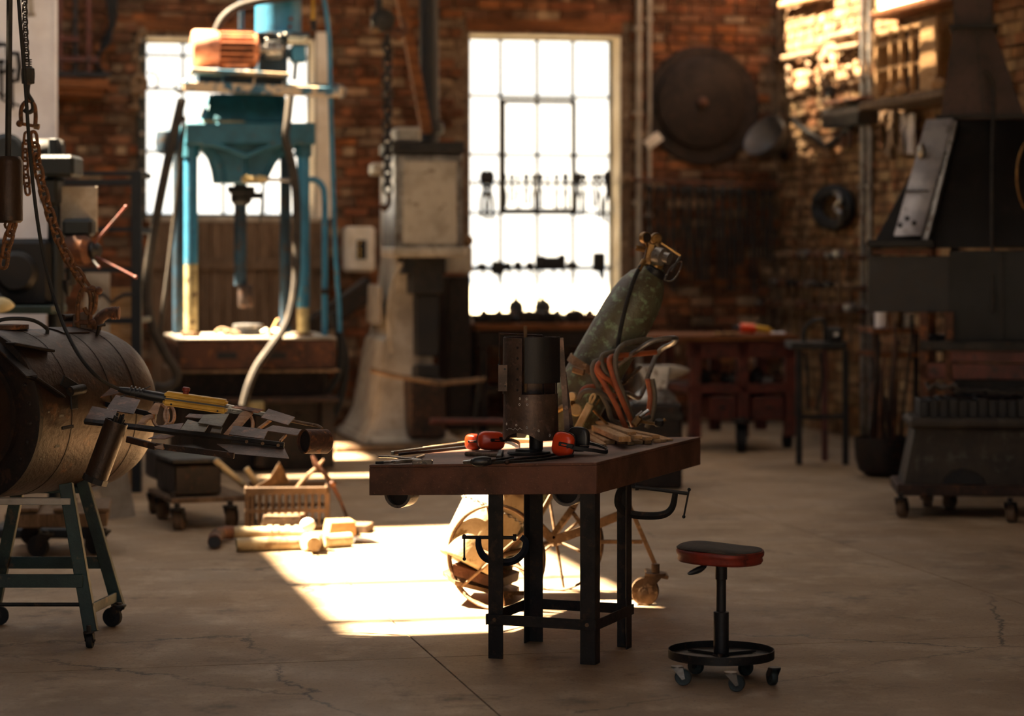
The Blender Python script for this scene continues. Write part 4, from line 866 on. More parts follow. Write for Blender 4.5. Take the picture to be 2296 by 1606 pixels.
t = chain('hoist_chain', 'thin black hoist chain hanging above the hook block', [P(54, -60, 11.3), P(56, 40, 11.3), P(61, 148, 11.3)], .024, .026, .0045, M['chain_black'])
chain('load_chain', 'heavy rusty chain slung from the shackle to the boiler lug', [P(75, 300, 11.3), P(84, 370, 11.3), P(100, 440, 11.3), P(124, 515, 11.3), P(150, 575, 11.3), P(182, 625, 11.3), P(203, 655, 11.3)], .052, .044, .0085, M['chain_rust'])
chain('slack_chain', 'short rusty chain tail beside the heavy chain', [P(60, 300, 11.35), P(56, 360, 11.35), P(62, 430, 11.35)], .04, .034, .0065, M['chain_rust'])
chain('loose_chain', 'rusty chain hanging below the brown counterweight', [P(30, 500, 10.9), P(18, 540, 10.9), P(6, 600, 10.9)], .05, .044, .009, M['chain_rust'])
t = T('hook_block', 'black hoist hook block with a rusty shackle', 'hook', P(62, 190, 11.3), 0); k = lambda x, y, Y=11.3: t.loc(P(x, y, Y))
t.part('swivel', MB().lathe([(.012, 0), (.03, .005), (.032, .05), (.03, .075), (.016, .085)], k(63, 190), (0, 0, 1), 8), M['iron_dark'])
for i in range(4): t.part('spring_coil', MB().cyl(k(63, 150 - i * 5), k(63, 148 - i * 5), .018, 10), M['iron_dark'])
t.part('hook', MB().tube(cr([k(63, 190), k(62, 210), k(72, 228), k(74, 245), k(64, 252), k(54, 246)], 5), .011, 8), M['iron_dark'])
t.part('shackle', MB().tube(cr([k(48, 278), k(47, 250), k(53, 233), k(66, 226), k(77, 236), k(80, 258), k(79, 280)], 5), .010, 10), M['chain_rust'])
t.part('shackle_pin', MB().cyl(k(40, 276), k(84, 284), .0085, 10), M['chain_rust']); t.part('pin_nut', MB().cyl(k(77, 283), k(88, 285), .016, 6), M['rust_tan']); t.part('pin_head', MB().ell(k(44, 277), .017, 10, 6), M['chain_rust'])
for (pts, pin, lab) in (([(176, 735), (174, 690), (182, 655), (196, 650), (204, 670), (200, 735)], ((168, 722), (206, 724)), 'rusty bow shackle pinned in the boiler lug'), ([(189, 690), (196, 702), (206, 702), (213, 688), (214, 655), (206, 645), (200, 655)], ((195, 648), (221, 652)), 'worn bow shackle joining the heavy chain to the lug shackle')):
    t = T('bow_shackle', lab, 'shackle', P(pts[0][0], pts[0][1], 11.28), 0); k = lambda x, y, Y=11.28: t.loc(P(x, y, Y))
    t.part('bow', MB().tube(cr([k(*p) for p in pts], 5), .0115, 9), M['chain_rust']); t.part('pin', MB().cyl(k(*pin[0]), k(*pin[1]), .012, 10), M['rust']); t.part('pin_head', MB().ell(k(*pin[1]), .02, 10, 6), M['rust'])
t = T('counterweight', 'brown tubular counterweight hanging from a rope', 'weight', P(20, 500, 10.9), 0); k = lambda x, y, Y=10.9: t.loc(P(x, y, Y))
t.part('body', MB().lathe([(.05, 0), (.062, .01), (.062, .28), (.05, .3)], k(20, 500), (0, 0, 1), 24), M['tank']); t.part('rope', MB().cyl(k(18, 350), k(22, -60), .014, 8), M['iron_dark']); t.part('eye', MB().tube([k(20 + 9 * cos(a), 504 + 9 * sin(a)) for a in [2 * pi * i / 12 for i in range(12)]], .007, 6, True), M['chain_rust'])
# ======================= left background ===================================================
M['whiteboard'] = mat('white_board', 'e2e0e2', 'd2ced0', rough=.8, scale=2, bump=.05)
t = T('white_board', 'tall white painted board standing behind the drill press', 'board', V((P(-40, 570, 17.6).x, 17.6, 0)), 0)
a, b = t.q(-160, 1090), t.q(127, -30); t.part('sheet', MB().box((a.x, 0, 0), (b.x, .04, b.z)), M['whiteboard'], bev=.003)
for x in (-150, 118): qbox(t, 'batten', M['whiteboard'], x, -30, x + 7, 1050, -.012, 0, .002)
# clamps hung on it
for (x, y, s) in ((8, 130, 1.), (32, 150, 1.1)):
    u = T('bar_clamp', 'black bar clamp hanging on the white panel' if x < 20 else 'black clamp with screw handle hanging on the white panel', 'clamp', P(x, y, 17.5), 0)
    u.part('frame', MB().tube(u.qt([(x - 12 * s, y - 30), (x + 8, y - 30), (x + 12, y), (x + 8, y + 30), (x - 10, y + 32)]), .018, 8), M['iron_dark']); u.part('screw', MB().cyl(u.q(x - 6, y + 10), u.q(x - 4, y + 95), .012, 8), M['iron_dark'])
    u.part('handle_bar', MB().cyl(u.q(x - 24, y + 75), u.q(x + 14, y + 88), .008, 8), M['iron_dark']); u.part('pad', MB().cyl(u.q(x - 6, y + 4), u.q(x - 6, y + 12), .026, 10), M['iron_dark'])
u = T('hanging_pipe', 'short grey pipe hanging against the white panel', 'pipe', P(70, 35, 17.4), 0); u.part('tube', MB().cyl(u.q(66, -40), u.q(70, 33), .022, 12), M['grey_paint']); u.part('cap', MB().cyl(u.q(70, 30), u.q(70.5, 37), .032, 12), M['grey_paint'])
# drill press
M['teal_dark'] = mat('dark_teal_machine', '10181b', '0d1214', '2a2018', rough=.5, scale=6, s3=8, lo3=.6, hi3=.7)
dpz = V((P(115, 570, 14.6).x, 14.6, 0)); t = T('drill_press', 'dark pillar drill press with red feed levers beside the white panel', 'drill press', dpz, 0)
t.part('column', MB().cyl((t.q(115, 600).x, .15, .05), (t.q(115, 600).x, .15, t.q(115, 400).z), .05, 20), M['teal_dark']); t.part('base', MB().box((-.35, -.15, 0), (.25, .4, .06)), M['teal_dark'], bev=.01)
qbox(t, 'head_cover', M['teal_dark'], 84, 347, 165, 396, -.1, .25, .02); qbox(t, 'head_casting', M['teal_dark'], 88, 398, 128, 460, -.05, .2, .02)
t.part('pulley_cover', MB().lathe([(.10, 0), (.11, .02), (.11, .12), (.08, .15)], t.q(15, 345, .15), (.2, -1, .1), 28), M['teal_dark']); t.part('motor', MB().lathe([(.07, 0), (.075, .02), (.075, .17), (.06, .2)], t.q(70, 338, .2), (1, 0, 0), 24), M['iron_dark']); t.part('motor_fin_block', t.qb(MB(), 108, 310, 128, 348, .1, .25), M['teal_dark'], bev=.006)
t.part('gear_case', MB().lathe([(.1, 0), (.13, .03), (.13, .18), (.1, .22)], t.q(50, 610, .2), (0, -1, 0), 28), M['black']); t.part('arm', t.qb(MB(), -60, 535, 112, 690, .05, .3), M['black'], bev=.03)
t.part('spindle_housing', MB().lathe([(.05, -.02), (.085, .0), (.09, .12), (.06, .15)], t.q(152, 560, -.02), (1, -.25, 0), 28), M['rust']); t.part('quill', MB().cyl(t.q(160, 600, -.05), t.q(160, 640, -.05), .03, 14), M['iron_dark']); t.part('chuck', MB().lathe([(.01, 0), (.03, .05), (.035, .1)], t.q(152, 665, -.05), (0, 0, 1), 14), M['black'])
t.part('motor_cover', t.qb(MB(), 138, 490, 205, 530, -.06, .12), M['teal_dark'], bev=.02); t.part('lever_boss', MB().lathe([(.05, 0), (.055, .03), (.03, .06)], t.q(205, 562, -.06), (1, -.3, 0), 18), M['black'])
M['red_paint'] = mat('red_paint', '5c2a20', '48241c', '36211b', rough=.55, scale=8, s3=12)
for a, b in (((212, 545), (282, 464)), ((214, 575), (304, 622)), ((205, 580), (222, 600))): 
    lv_ = t.part('feed_lever', MB().cyl(t.q(a[0], a[1], -.1), t.q(b[0], b[1], -.16), .0085, 10), M['red_paint' if b[0] > 230 else 'black']); t.part('lever_knob', MB().ell(t.q(b[0], b[1], -.16), .012, 10, 6), M['red_paint'], lv_)
t.part('work_table', t.qb(MB(), -60, 686, 116, 704, -.15, .35), M['green_paint'], bev=.006); t.part('guard', t.qb(MB(), 135, 418, 218, 520, .1, .115), M['grey_paint'], bev=.003)
u = T('work_lamp', 'small pale enamel lamp shade over the drill press table', 'lamp', P(5, 690, 14.2), 0); u.part('shade', MB().lathe([(.075, 0), (.074, .006), (.06, .035), (.035, .06), (.012, .07), (0, .07)], u.q(5, 693), (-.2, -.3, .9), 24, caps=False), M['gauge']); u.part('arm', MB().tube([u.q(5, 668, 0), u.q(-20, 640, .1), u.q(-60, 640, .2)], .009, 8), M['iron_dark'])
# steel rack
M['blue_black'] = mat('blue_black_steel', '141b20', '10151a', rough=.5, metal=.2, scale=8)
rk = T('steel_rack', 'blue-black square tube rack beside the blue press', 'rack', G(305, 1105), 0)
for (x0, d_) in ((294, 0), (120, 0), (294, .5), (120, .5)):
    a = rk.q(x0, 383, d_); rk.part('post', MB().box((a.x, d_, 0), (a.x + .07, d_ + .07, a.z)), M['blue_black'], bev=.004)
for y0, y1 in ((384, 394), (402, 416), (511, 519), (602, 611), (713, 726), (840, 850)): qbox(rk, 'rail', M['blue_black'], 124, y0, 296, y1, .01, .05, .003)
for y0 in (384, 511, 713): 
    a = rk.q(300, y0); rk.part('side_rail', MB().box((a.x + .01, .07, a.z - .04), (a.x + .05, .5, a.z)), M['blue_black'], bev=.003)
for (nm, lab, x0, y0, x1, m_, d_) in (('plywood_sheet', 'grey-green plywood sheet standing in the steel rack', 190, 612, 246, 'grey_paint', .15), ('wood_board', 'orange-brown board standing in the steel rack', 247, 645, 300, 'wood', .2), ('wood_board', 'narrow yellow board low in the steel rack', 104, 706, 130, 'wood', .12)):
    u = T(nm, lab, 'board', rk.o + V((0, 0, 0)), 0, solo=True); a, b = u.q(x0, y0, d_), u.q(x1, y0, d_); u.solo(MB().box((a.x, d_, .0), (b.x, d_ + .02, a.z)), M[m_], .002)
rk.part('hooked_rod', MB().tube(cr(rk.qt([(218, 668), (228, 660), (240, 668), (250, 678), (265, 668), (280, 661), (298, 661)], -.02), 4), .012, 8), M['iron_dark'])
# wall shelf with red brackets
sh = T('wall_shelf', 'wooden wall shelf on red steel brackets high beside the window', 'shelf', W0, TH)
def wbx(t, name, m_, x0, y0, x1, y1, d0, d1, bev=.004, parent=None): return qbox(t, name, M[m_], x0, y0, x1, y1, d0, d1, bev, parent)
wbx(sh, 'plank', 'timber', 90, 178, 245, 196, -.5, -.03); wbx(sh, 'plank', 'timber', 90, 197, 232, 214, -.45, -.03)
for x0 in (195, 130): wbx(sh, 'upright', 'red_paint', x0, -30, x0 + 9, 168, -.3, -.26)
wbx(sh, 'crossbar', 'red_paint', 90, 128, 222, 136, -.32, -.28); wbx(sh, 'crossbar', 'red_paint', 110, 84, 180, 90, -.32, -.28); wbx(sh, 'post', 'black', 165, -30, 174, 170, -.28, -.22)
wbx(sh, 'rail', 'black', 90, 162, 250, 170, -.42, -.38)
u = T('cable_bundle', 'dark bundle of cables hanging beside the wall shelf', 'cable', room(wb.q(235, 100).x, -.08, 3.9), TH)
for i in range(6): u.part('cable', MB().tube(cr([u.q(262 - i * 5, -30, -.02 * i), u.q(250 + random.uniform(-10, 10), 40, -.02 * i), u.q(232 + i * 3, 90, -.02 * i), u.q(222 - i * 2, 135, -.02 * i), u.q(215 + i * 5, 168, -.02 * i)], 5), .016, 7), M['rubber'])
u = T('iron_scroll', 'wrought iron scroll ornament hanging at the window edge', 'ornament', room(wb.q(320, 180).x, -.12, wb.q(320, 215).z), TH)
def spiral(cx_, cy_, r0, r1, a0, a1, n=22): return [(cx_ + (r0 + (r1 - r0) * i / n) * cos(a0 + (a1 - a0) * i / n), cy_ + (r0 + (r1 - r0) * i / n) * sin(a0 + (a1 - a0) * i / n)) for i in range(n + 1)]
u.part('scroll', MB().tube(u.qt(spiral(308, 186, 5, 22, 0, 8.5)), .034, 8), M['rust_tan']); u.part('scroll', MB().tube(u.qt(spiral(338, 180, 17, 19, -1.9, 1.9)), .013, 8), M['rust_tan'])
for i in range(7): 
    pass
u = T('iron_bracket', 'rusty iron bracket climbing the edge of the window', 'bracket', room(wb.q(318, 200).x, -.1, wb.q(318, 250).z), TH)
u.part('stem', MB().tube(cr(u.qt([(308, 250), (304, 225), (310, 150), (303, 130), (306, 105), (312, 80), (325, 70)]), 4), .022, 8), M['rust_tan']); u.part('finial', MB().ell(u.q(318, 72), (.05, .04, .05), 10, 8), M['rust_tan']); u.part('leaf', MB().ell(u.q(300, 240), (.05, .03, .03), 10, 6), M['rust_tan'])
# ======================= things on the floor at the left ===================================
t = T('wheeled_dolly', 'low dark dolly on rubber wheels behind the tank stand', 'dolly', G(90, 1248), radians(8))
t.part('deck', t.qb(MB(), 10, 1150, 240, 1185, -.05, .55), M['wood_grey'], bev=.006)
for x in (40, 120, 200): t.part('slat', t.qb(MB(), x, 1140, x + 45, 1149, -.05, .55), M['wood_grey'], bev=.004)
for (x, y) in ((86, 1250), (215, 1243), (70, 1222), (205, 1215)): caster(t, t.loc(G(x, y)), 2.8, .06, M['rubber'], M['iron_dark'], .045, .15)
t = T('sheet_metal', 'grey sheet metal offcut leaning behind the tank stand', 'sheet', G(260, 1166), 0, solo=True); t.solo(MB().prism(t.qt([(212, 1060), (286, 1056), (304, 1158), (240, 1166)]), (0, .006, 0)), M['grey_paint'])
ct = T('dark_cart', 'low dark box cart on small wheels behind the plastic crate', 'cart', G(398, 1188), radians(20))
ct.part('box', ct.qb(MB(), 392, 1042, 496, 1112, .05, .6), M['tank_dark'], bev=.01); ct.part('lid', ct.qb(MB(), 386, 1028, 500, 1041, .03, .62), M['iron_dark'], bev=.006); ct.part('deck', ct.qb(MB(), 384, 1112, 560, 1130, -.02, .7), M['wood_grey'], bev=.005)
ct.part('side_rail', MB().bar(ct.q(388, 1112, .0), ct.q(388, 1112, .9), .03, .06), M['tank_dark'], bev=.004); ct.part('hopper', ct.qb(MB(), 352, 1010, 470, 1080, .7, 1.1), M['tank_dark'], bev=.02)
for (x, y, an) in ((402, 1189, 1.1), (520, 1183, 1.1), (366, 1164, 1.1), (348, 1152, 1.1)): caster(ct, ct.loc(G(x, y)), an, .062, M['wood_grey'], M['iron_dark'], .06, .17)
M['crate'] = mat('brown_crate', '5c4630', '443424', rough=.7, scale=6, bump=.1)
cr_o = G(640, 1191); cx0 = T('plastic_crate', 'brown slatted crate full of scrap metal on the floor', 'crate', cr_o, radians(4))
def crate(t, x0, y0, x1, y1, dep):
    a, b = t.q(x0, y1), t.q(x1, y0); X0, X1, Z1 = a.x, b.x, b.z; th = .012
    for d_ in (0, dep): 
        for z0, z1 in ((0, .03), (Z1 * .42, Z1 * .5), (Z1 - .045, Z1)): t.part('rim', MB().box((X0, d_, z0), (X1, d_ + th, z1)), M['crate'], bev=.003)
        n = 13
        for k in range(n): 
            x = X0 + (X1 - X0 - .014) * k / (n - 1); t.part('slat', MB().box((x, d_ + .002, .03), (x + (.03 if k in (0, n - 1) else .014), d_ + th - .002, Z1 - .04)), M['crate'])
    for x in (X0, X1 - th):
        for z0, z1 in ((0, .03), (Z1 * .42, Z1 * .5), (Z1 - .045, Z1)): t.part('rim', MB().box((x, th, z0), (x + th, dep, z1)), M['crate'], bev=.003)
        for k in range(9): y = .02 + (dep - .03) * k / 8; t.part('slat', MB().box((x + .002, y, .03), (x + th - .002, y + .014, Z1 - .04)), M['crate'])
    t.part('bottom', MB().box((X0, 0, .004), (X1, dep, .016)), M['crate'])
crate(cx0, 548, 1092, 733, 1190, .36)
PIPE = mat('pale_pipe', 'a89878', '8d7a5a', '6d5638', rough=.6, metal=.2, scale=6, s3=9, bump=.15); M['pipe'] = PIPE
for i, (a, b, r, lab) in enumerate((((482, 1032), (572, 1088), .02, 'long pale pipe sticking out of the crate'), ((552, 1050), (590, 1086), .02, 'short pale pipe end in the crate'), ((545, 1082), (560, 1110), .012, 'pale stick at the crate corner'))):
    t = T('scrap_pipe', lab, 'pipe', P(b[0], b[1], 15.0), 0, solo=True); t.solo(MB().cyl(t.q(*a), t.q(b[0], b[1] + (20 if i < 2 else 0), .05), r, 14), M['pipe'])
t = T('bent_sheet', 'bent sheet of pale metal standing in the crate', 'sheet', P(610, 1090, 15.0), 0, solo=True)
t.solo(MB().sheet([[t.q(572, 1092, -.05), t.q(605, 1072, -.03), t.q(626, 1036, .0)], [t.q(590, 1095, .05), t.q(625, 1085, .1), t.q(650, 1082, .14)]], .006), M['rust_tan'])
t = T('rusty_pick', 'rusty pick shaped bar leaning on the crate', 'tool', G(778, 1162), 0); k = lambda x, y, Y=14.95: t.loc(P(x, y, Y))
t.part('bar', MB().tube([k(700, 1022), k(709, 1042), k(728, 1062), k(744, 1085), k(762, 1120), k(778, 1161, 15.3)], [.008, .02, .016, .014, .012, .008], 8), M['rust']); t.part('arm', MB().tube([k(664, 1096), k(688, 1068), k(711, 1049), k(726, 1030)], [.012, .014, .014, .006], 8), M['rust_tan']); t.part('knuckle', MB().ell(k(744, 1085), .024, 10, 6), M['rust'])
def fpipe(label, name, pts, r, n=14, hollow=False, m_='pipe', cat='pipe'):
    g = G(*pts[0]); t = T(name, label, cat, g, 0, solo=True); pp = [t.loc(G(*p)) + V((0, 0, r)) for p in pts]
    if hollow:
        d = pp[-1] - pp[0]; t.solo(MB().lathe([(r, 0), (r, d.length), (r * .86, d.length), (r * .86, 0), (r, 0)], pp[0], d, 20, caps=False), M[m_])
    else: t.solo(MB().tube(cr(pp, 4) if len(pp) > 2 else pp, r, n), M[m_])
    return t
t = T('elbow_pipe', 'long sunlit pipe with a rusty elbow on the floor before the crate', 'pipe', G(480, 1232), 0); k = lambda x, y, h=.045: t.loc(G(x, y)) + V((0, 0, h))
t.part('elbow', MB().tube(cr([k(481, 1233, .045), k(484, 1222, .05), k(498, 1214, .05), k(520, 1211, .045)], 5), [.04] * 16, 16), M['rust']); t.part('bore', MB().cyl(k(480.8, 1233.4, .045), k(481.2, 1232.5, .04), .034, 16), M['black'])
t.part('straight', MB().cyl(k(518, 1211), k(690, 1212), .036, 18), M['pipe']); 
for x in (600, 616, 640, 660): t.part('coupling', MB().cyl(k(x, 1211.5), k(x + 10, 1211.5), .044, 18), M['pipe'])
fpipe('sunlit pale trough pipe lying in front of the elbow pipe', 'floor_pipe', [(530, 1238), (690, 1233)], .04, hollow=True)
t = T('pipe_tee', 'pale pipe tee fitting at the end of the floor pipes', 'fitting', G(700, 1240), 0); k = lambda x, y, h=.055: t.loc(G(x, y)) + V((0, 0, h))
t.part('run', MB().cyl(k(682, 1238), k(728, 1234), .044, 18), M['pipe']); t.part('branch', MB().cyl(k(704, 1236), k(704, 1245, .06), .04, 18), M['pipe']); t.part('collar', MB().cyl(k(684, 1238), k(694, 1237), .052, 18), M['pipe']); t.part('collar', MB().cyl(k(718, 1236), k(727, 1235), .052, 18), M['pipe'])
t.part('ball', MB().ell(k(690, 1215, .1), (.045, .045, .04), 16, 10), M['plaster'])
fpipe('pale straight pipe running out from the tee fitting', 'floor_pipe', [(728, 1230), (785, 1226)], .042, hollow=True)
for i, (x0, y0, x1, y1, h, m_, lab) in enumerate(((582, 1192, 676, 1180, .1, 'rust_tan', 'rusty metal box leaning before the crate'), (735, 1205, 800, 1190, .09, 'wood', 'sunlit wood block beside the crate'), (790, 1222, 856, 1210, .035, 'tank_dark', 'dark metal wedge beside the wood block'), (748, 1196, 826, 1184, .05, 'wood_grey', 'weathered board offcut beside the crate'))):
    a, b = G(x0, y0), G(x1, y0); t = T(('metal_box', 'wood_block', 'metal_wedge', 'board_offcut')[i], lab, ('box', 'wood', 'metal', 'board')[i], a, radians((-6, 14, 20, -8)[i]), solo=True); L_ = b.x - a.x
    t.solo(MB().prism([(0, 0, 0), (L_, 0, 0), (L_ * (.98 if i != 2 else 1), 0, h * (1 if i != 2 else .2)), (L_ * .1, 0, h)], (0, .2, 0)), M[m_], .004)
# ======================= blue hydraulic press ==============================================
M['blue'] = mat('bright_blue_paint', '2f7394', '25627f', '6a5a3c', rough=.5, scale=5, s3=13, lo3=.63, hi3=.7, bump=.15)
M['blue_teal'] = mat('dirty_teal_paint', '226074', '1b4d5c', '5a4a34', rough=.55, scale=4, s3=12, lo3=.62, hi3=.7, bump=.2)
M['blue_dark'] = mat('dark_blue_paint_worn', '163345', '10222e', '2e241c', rough=.55, scale=5, s3=9, lo3=.55, hi3=.65)
M['yellow_worn'] = mat('worn_yellow_paint', 'a3946a', '877852', '4a3a28', rough=.7, scale=8, s3=14, lo3=.55, hi3=.65, bump=.4)
M['motor'] = mat('orange_motor', 'b06a44', '9a5836', '7a432c', rough=.55, metal=.1, scale=6, s3=12, bump=.1)
M['motor_cap'] = mat('salmon_motor_cap', 'c0866c', 'ab6f56', '8f5640', rough=.5, scale=6, s3=12, bump=.1)
M['hose_tan'] = mat('dusty_hose', '3a3228', '2a241e', rough=.75, scale=10, bump=.1)
po = V((P(555, 570, 19.0).x, 19.0, 0)); pr = T('hydraulic_press', 'tall blue hydraulic press with four columns and an orange motor on top', 'press', po, TH)
def col(x, d, y0, y1, r, m_, nm='column'):
    a, b = pr.q(x, y1, d), pr.q(x, y0, d); return pr.part(nm, MB().cyl((a.x, d, a.z), (a.x, d, b.z), r, 22), M[m_])
col(428, .0, 322, 592, .053, 'blue'); col(428, .0, 592, 752, .051, 'yellow_worn', 'column_foot'); col(680, .0, 322, 690, .05, 'blue'); col(680, .0, 690, 770, .049, 'yellow_worn', 'column_foot')
col(400, .65, 300, 750, .045, 'blue_dark'); col(640, .65, 300, 750, .045, 'blue_dark')
for x in (428, 680): col(x, 0, 320, 352, .068, 'blue_teal', 'column_collar')
for x, y in ((428, 742), (680, 745)):
    a = pr.q(x, y + 16); pr.part('column_nut', MB().lathe([(.085, 0), (.085, .045), (.06, .05)], (a.x, 0, a.z), (0, 0, 1), 6), M['rust_tan'])
qprism(pr, 'crosshead', M['blue_teal'], [(415, 275), (707, 275), (707, 324), (415, 324)], -.1, .75, .012)
qprism(pr, 'crosshead_web', M['blue_teal'], [(428, 322), (690, 322), (665, 332), (640, 345), (620, 365), (605, 395), (600, 411), (483, 411), (478, 380), (470, 355), (455, 335)], .0, .22, .01)
pr.part('casting_rib', MB().tube(pr.qt([(455, 322), (480, 324), (515, 335), (553, 350), (590, 334), (620, 324), (660, 322)], -.09), .018, 8), M['blue_teal']); pr.part('casting_rib', MB().tube(cr(pr.qt([(455, 328), (480, 342), (500, 372), (505, 408)], .0), 4), .013, 8), M['blue_teal']); pr.part('casting_rib', MB().tube(cr(pr.qt([(650, 328), (622, 345), (602, 375), (596, 408)], .0), 4), .013, 8), M['blue_teal']); pr.part('casting_rib', MB().cyl(pr.q(553, 350, 0), pr.q(553, 408, 0), .014, 8), M['blue_teal'])
pr.part('side_valve', MB().lathe([(.06, -.1), (.09, -.08), (.1, 0), (.09, .08), (.06, .1)], pr.q(376, 318, .4), (0, 0, 1), 20), M['blue_dark']); pr.part('valve_neck', MB().bar(pr.q(372, 325, .4), pr.q(412, 305, .4), .1, .16), M['blue_dark'], bev=.02)
a = [pr.q(x, y, d) for x, y, d in ((450, 274, -.02), (652, 274, -.02), (638, 210, .12), (478, 210, .12))]; 
pr.part('bell_housing', MB().prism(a, (0, .4, 0)), M['blue_teal'], bev=.01)
for x in (462, 548, 640): pr.part('housing_rib', MB().bar(pr.q(x, 272, -.03), pr.q(x + (553 - x) * .12, 212, .1), .02, .03), M['blue_teal'], bev=.004)
pr.part('housing_lip', MB().bar(pr.q(455, 272, -.04), pr.q(548, 274, -.04), .04, .02), M['yellow_worn'])
M['platform'] = mat('chipped_sunlit_platform', '33657c', '275266', 'c2ab8c', rough=.6, scale=6, s3=9, lo3=.44, hi3=.54, bump=.3)  # cream chips spread wide to stand in for the sunlit top edge
pf = pr.part('platform_channel', MB().bar(pr.q(410, 194, -.2), pr.q(768, 208, -.2), .09, .075, (0, 0, 1)), M['platform'], bev=.006); pr.part('platform_channel', MB().bar(pr.q(410, 194, .6), pr.q(768, 200, .6), .09, .075, (0, 0, 1)), M['platform'], bev=.006)
for x in (425, 520, 640, 755): pr.part('platform_bearer', MB().bar(pr.q(x, 196 + (x - 410) * .03, -.2), pr.q(x - 5, 196, .6), .06, .06, (0, 0, 1)), M['blue_dark'], bev=.005)
for x, y in ((402, 196), (418, 192), (766, 206)): pr.part('lifting_ring', MB().tube([pr.q(x + 9 * cos(t), y + 12 * sin(t), -.22) for t in [2 * pi * i / 14 for i in range(14)]], .010, 7, True), M['steel'])
pr.part('motor_plate', MB().bar(pr.q(425, 160, -.1), pr.q(645, 171, -.1), .32, .03, (0, 0, 1)), M['platform'], bev=.004); 
for x in (432, 500, 570, 636): pr.part('plate_leg', MB().bar(pr.q(x, 165 + (x - 425) * .05, -.2), pr.q(x - 2, 190 + (x - 425) * .04, -.2), .05, .012), M['platform'])
qbox(pr, 'plate_apron', M['blue_dark'], 445, 166, 645, 200, .05, .35, .005)
# motor
mc = pr.q(490, 110, -.02); MR = 43 / FPX * 19
cap = pr.part('motor_cap', MB().lathe([(MR * .6, -.215), (MR * .92, -.205), (MR, -.18), (MR * 1.0, -.01), (MR * .96, 0)], mc, (1, 0, 0), 36), M['motor_cap'], ang=50)
pr.part('motor_shade_core', MB().cyl(mc, mc + V((.27, 0, 0)), MR * .74, 32), M['rust_dark']); pr.part('motor_end', MB().lathe([(MR * .84, .26), (MR * .98, .262), (MR * .98, .29), (MR * .7, .31), (MR * .3, .32)], mc, (1, 0, 0), 36), M['motor'])  # dark core colour stands in for the shade between the fins
for k in range(20):
    t_ = 2 * pi * k / 20; u = V((0, cos(t_), sin(t_))); pr.part('cooling_fin', MB().bar(mc + u * MR * .9 + V((.005, 0, 0)), mc + u * MR * .9 + V((.26, 0, 0)), .016, MR * .26, u), M['motor'])
pr.part('motor_foot', MB().box((mc.x + .03, -.16, mc.z - MR - .0), (mc.x + .22, .12, mc.z - MR * .78)), M['motor'], bev=.006)
pr.part('shaft', MB().cyl(mc + V((.3, 0, 0)), mc + V((.5, 0, 0)), .04, 16), M['steel']); pr.part('coupling', MB().lathe([(.07, 0), (.075, .02), (.075, .12), (.05, .14)], mc + V((.37, 0, 0)), (1, 0, 0), 20), M['steel'])
pr.part('pump_block', pr.qb(MB(), 578, 80, 640, 165, .12, .4), M['blue_dark'], bev=.01); qbox(pr, 'back_plate', M['blue_dark'], 560, 78, 645, 200, .4, .45, .004)
# tank
a = pr.q(624, 78, .25); pr.part('oil_tank', MB().lathe([(.17, 0), (.185, .012), (.185, .5), (.16, .53)], a, (0, 0, 1), 36), M['blue']); pr.part('tank_plate', MB().box((a.x - .21, .02, a.z - .03), (a.x + .22, .48, a.z)), M['blue_dark'], bev=.004)
for (x, y) in ((652, 42), (650, 60)): pr.part('sight_plug', MB().cyl(pr.q(x, y, .07), pr.q(x, y, .055), .016, 10), M['red_paint'])
for (x, y) in ((598, 88), (627, 80), (640, 76)): pr.part('tank_bolt', MB().ell(pr.q(x, y, .0), .013, 8, 6), M['chrome'])
qbox(pr, 'valve_box', M['blue'], 655, 102, 686, 139, .1, .25, .008); qbox(pr, 'valve_arm', M['blue_dark'], 640, 108, 658, 130, .14, .2, .005); pr.part('valve_stem', MB().cyl(pr.q(663, 139, .17), pr.q(660, 180, .17), .018, 10), M['black'])
pr.part('oil_hose', MB().tube(cr([pr.q(484, 74, -.05), pr.q(500, 42, -.05), pr.q(530, 18, -.04), pr.q(575, 4, -.02), pr.q(640, -6, .0), pr.q(720, -16, .1)], 6), .033, 12), M['hose_tan'])
pr.part('return_pipe', MB().cyl(pr.q(541, 72, .3), pr.q(541, -40, .3), .022, 10), M['blue_dark'])
# ram
pr.part('ram', MB().cyl(pr.q(539, 640, .3), pr.q(539, 412, .3), .05, 20), M['blue_dark']); pr.part('ram_collar', MB().lathe([(.06, 0), (.085, .03), (.085, .09), (.11, .1), (.11, .15)], pr.q(541, 460, .3), (0, 0, 1), 22), M['iron_dark']); pr.part('ram_die', MB().lathe([(.05, 0), (.062, .02), (.062, .16), (.05, .18)], pr.q(551, 690, .28) * V((1, 1, 1)), (0, 0, 1), 20), M['rust_dark'])
pr.part('control_bar', MB().cyl(pr.q(540, 402, -.14), pr.q(652, 404, -.14), .016, 10), M['steel'])
for (x, s) in ((552, 1.1), (566, .9), (582, 1.0), (592, .8)): pr.part('rag_wrap', MB().ell(pr.q(x, 401, -.15), (.035 * s, .032, .03 * s), 10, 8), M['gauge'])
pr.part('stop_rod', MB().cyl(pr.q(590, 395, -.05), pr.q(583, 500, -.05), .006, 6), M['black']); pr.part('stop_collar', MB().cyl(pr.q(572, 432, 0), pr.q(572, 446, 0), .05, 10), M['black'])
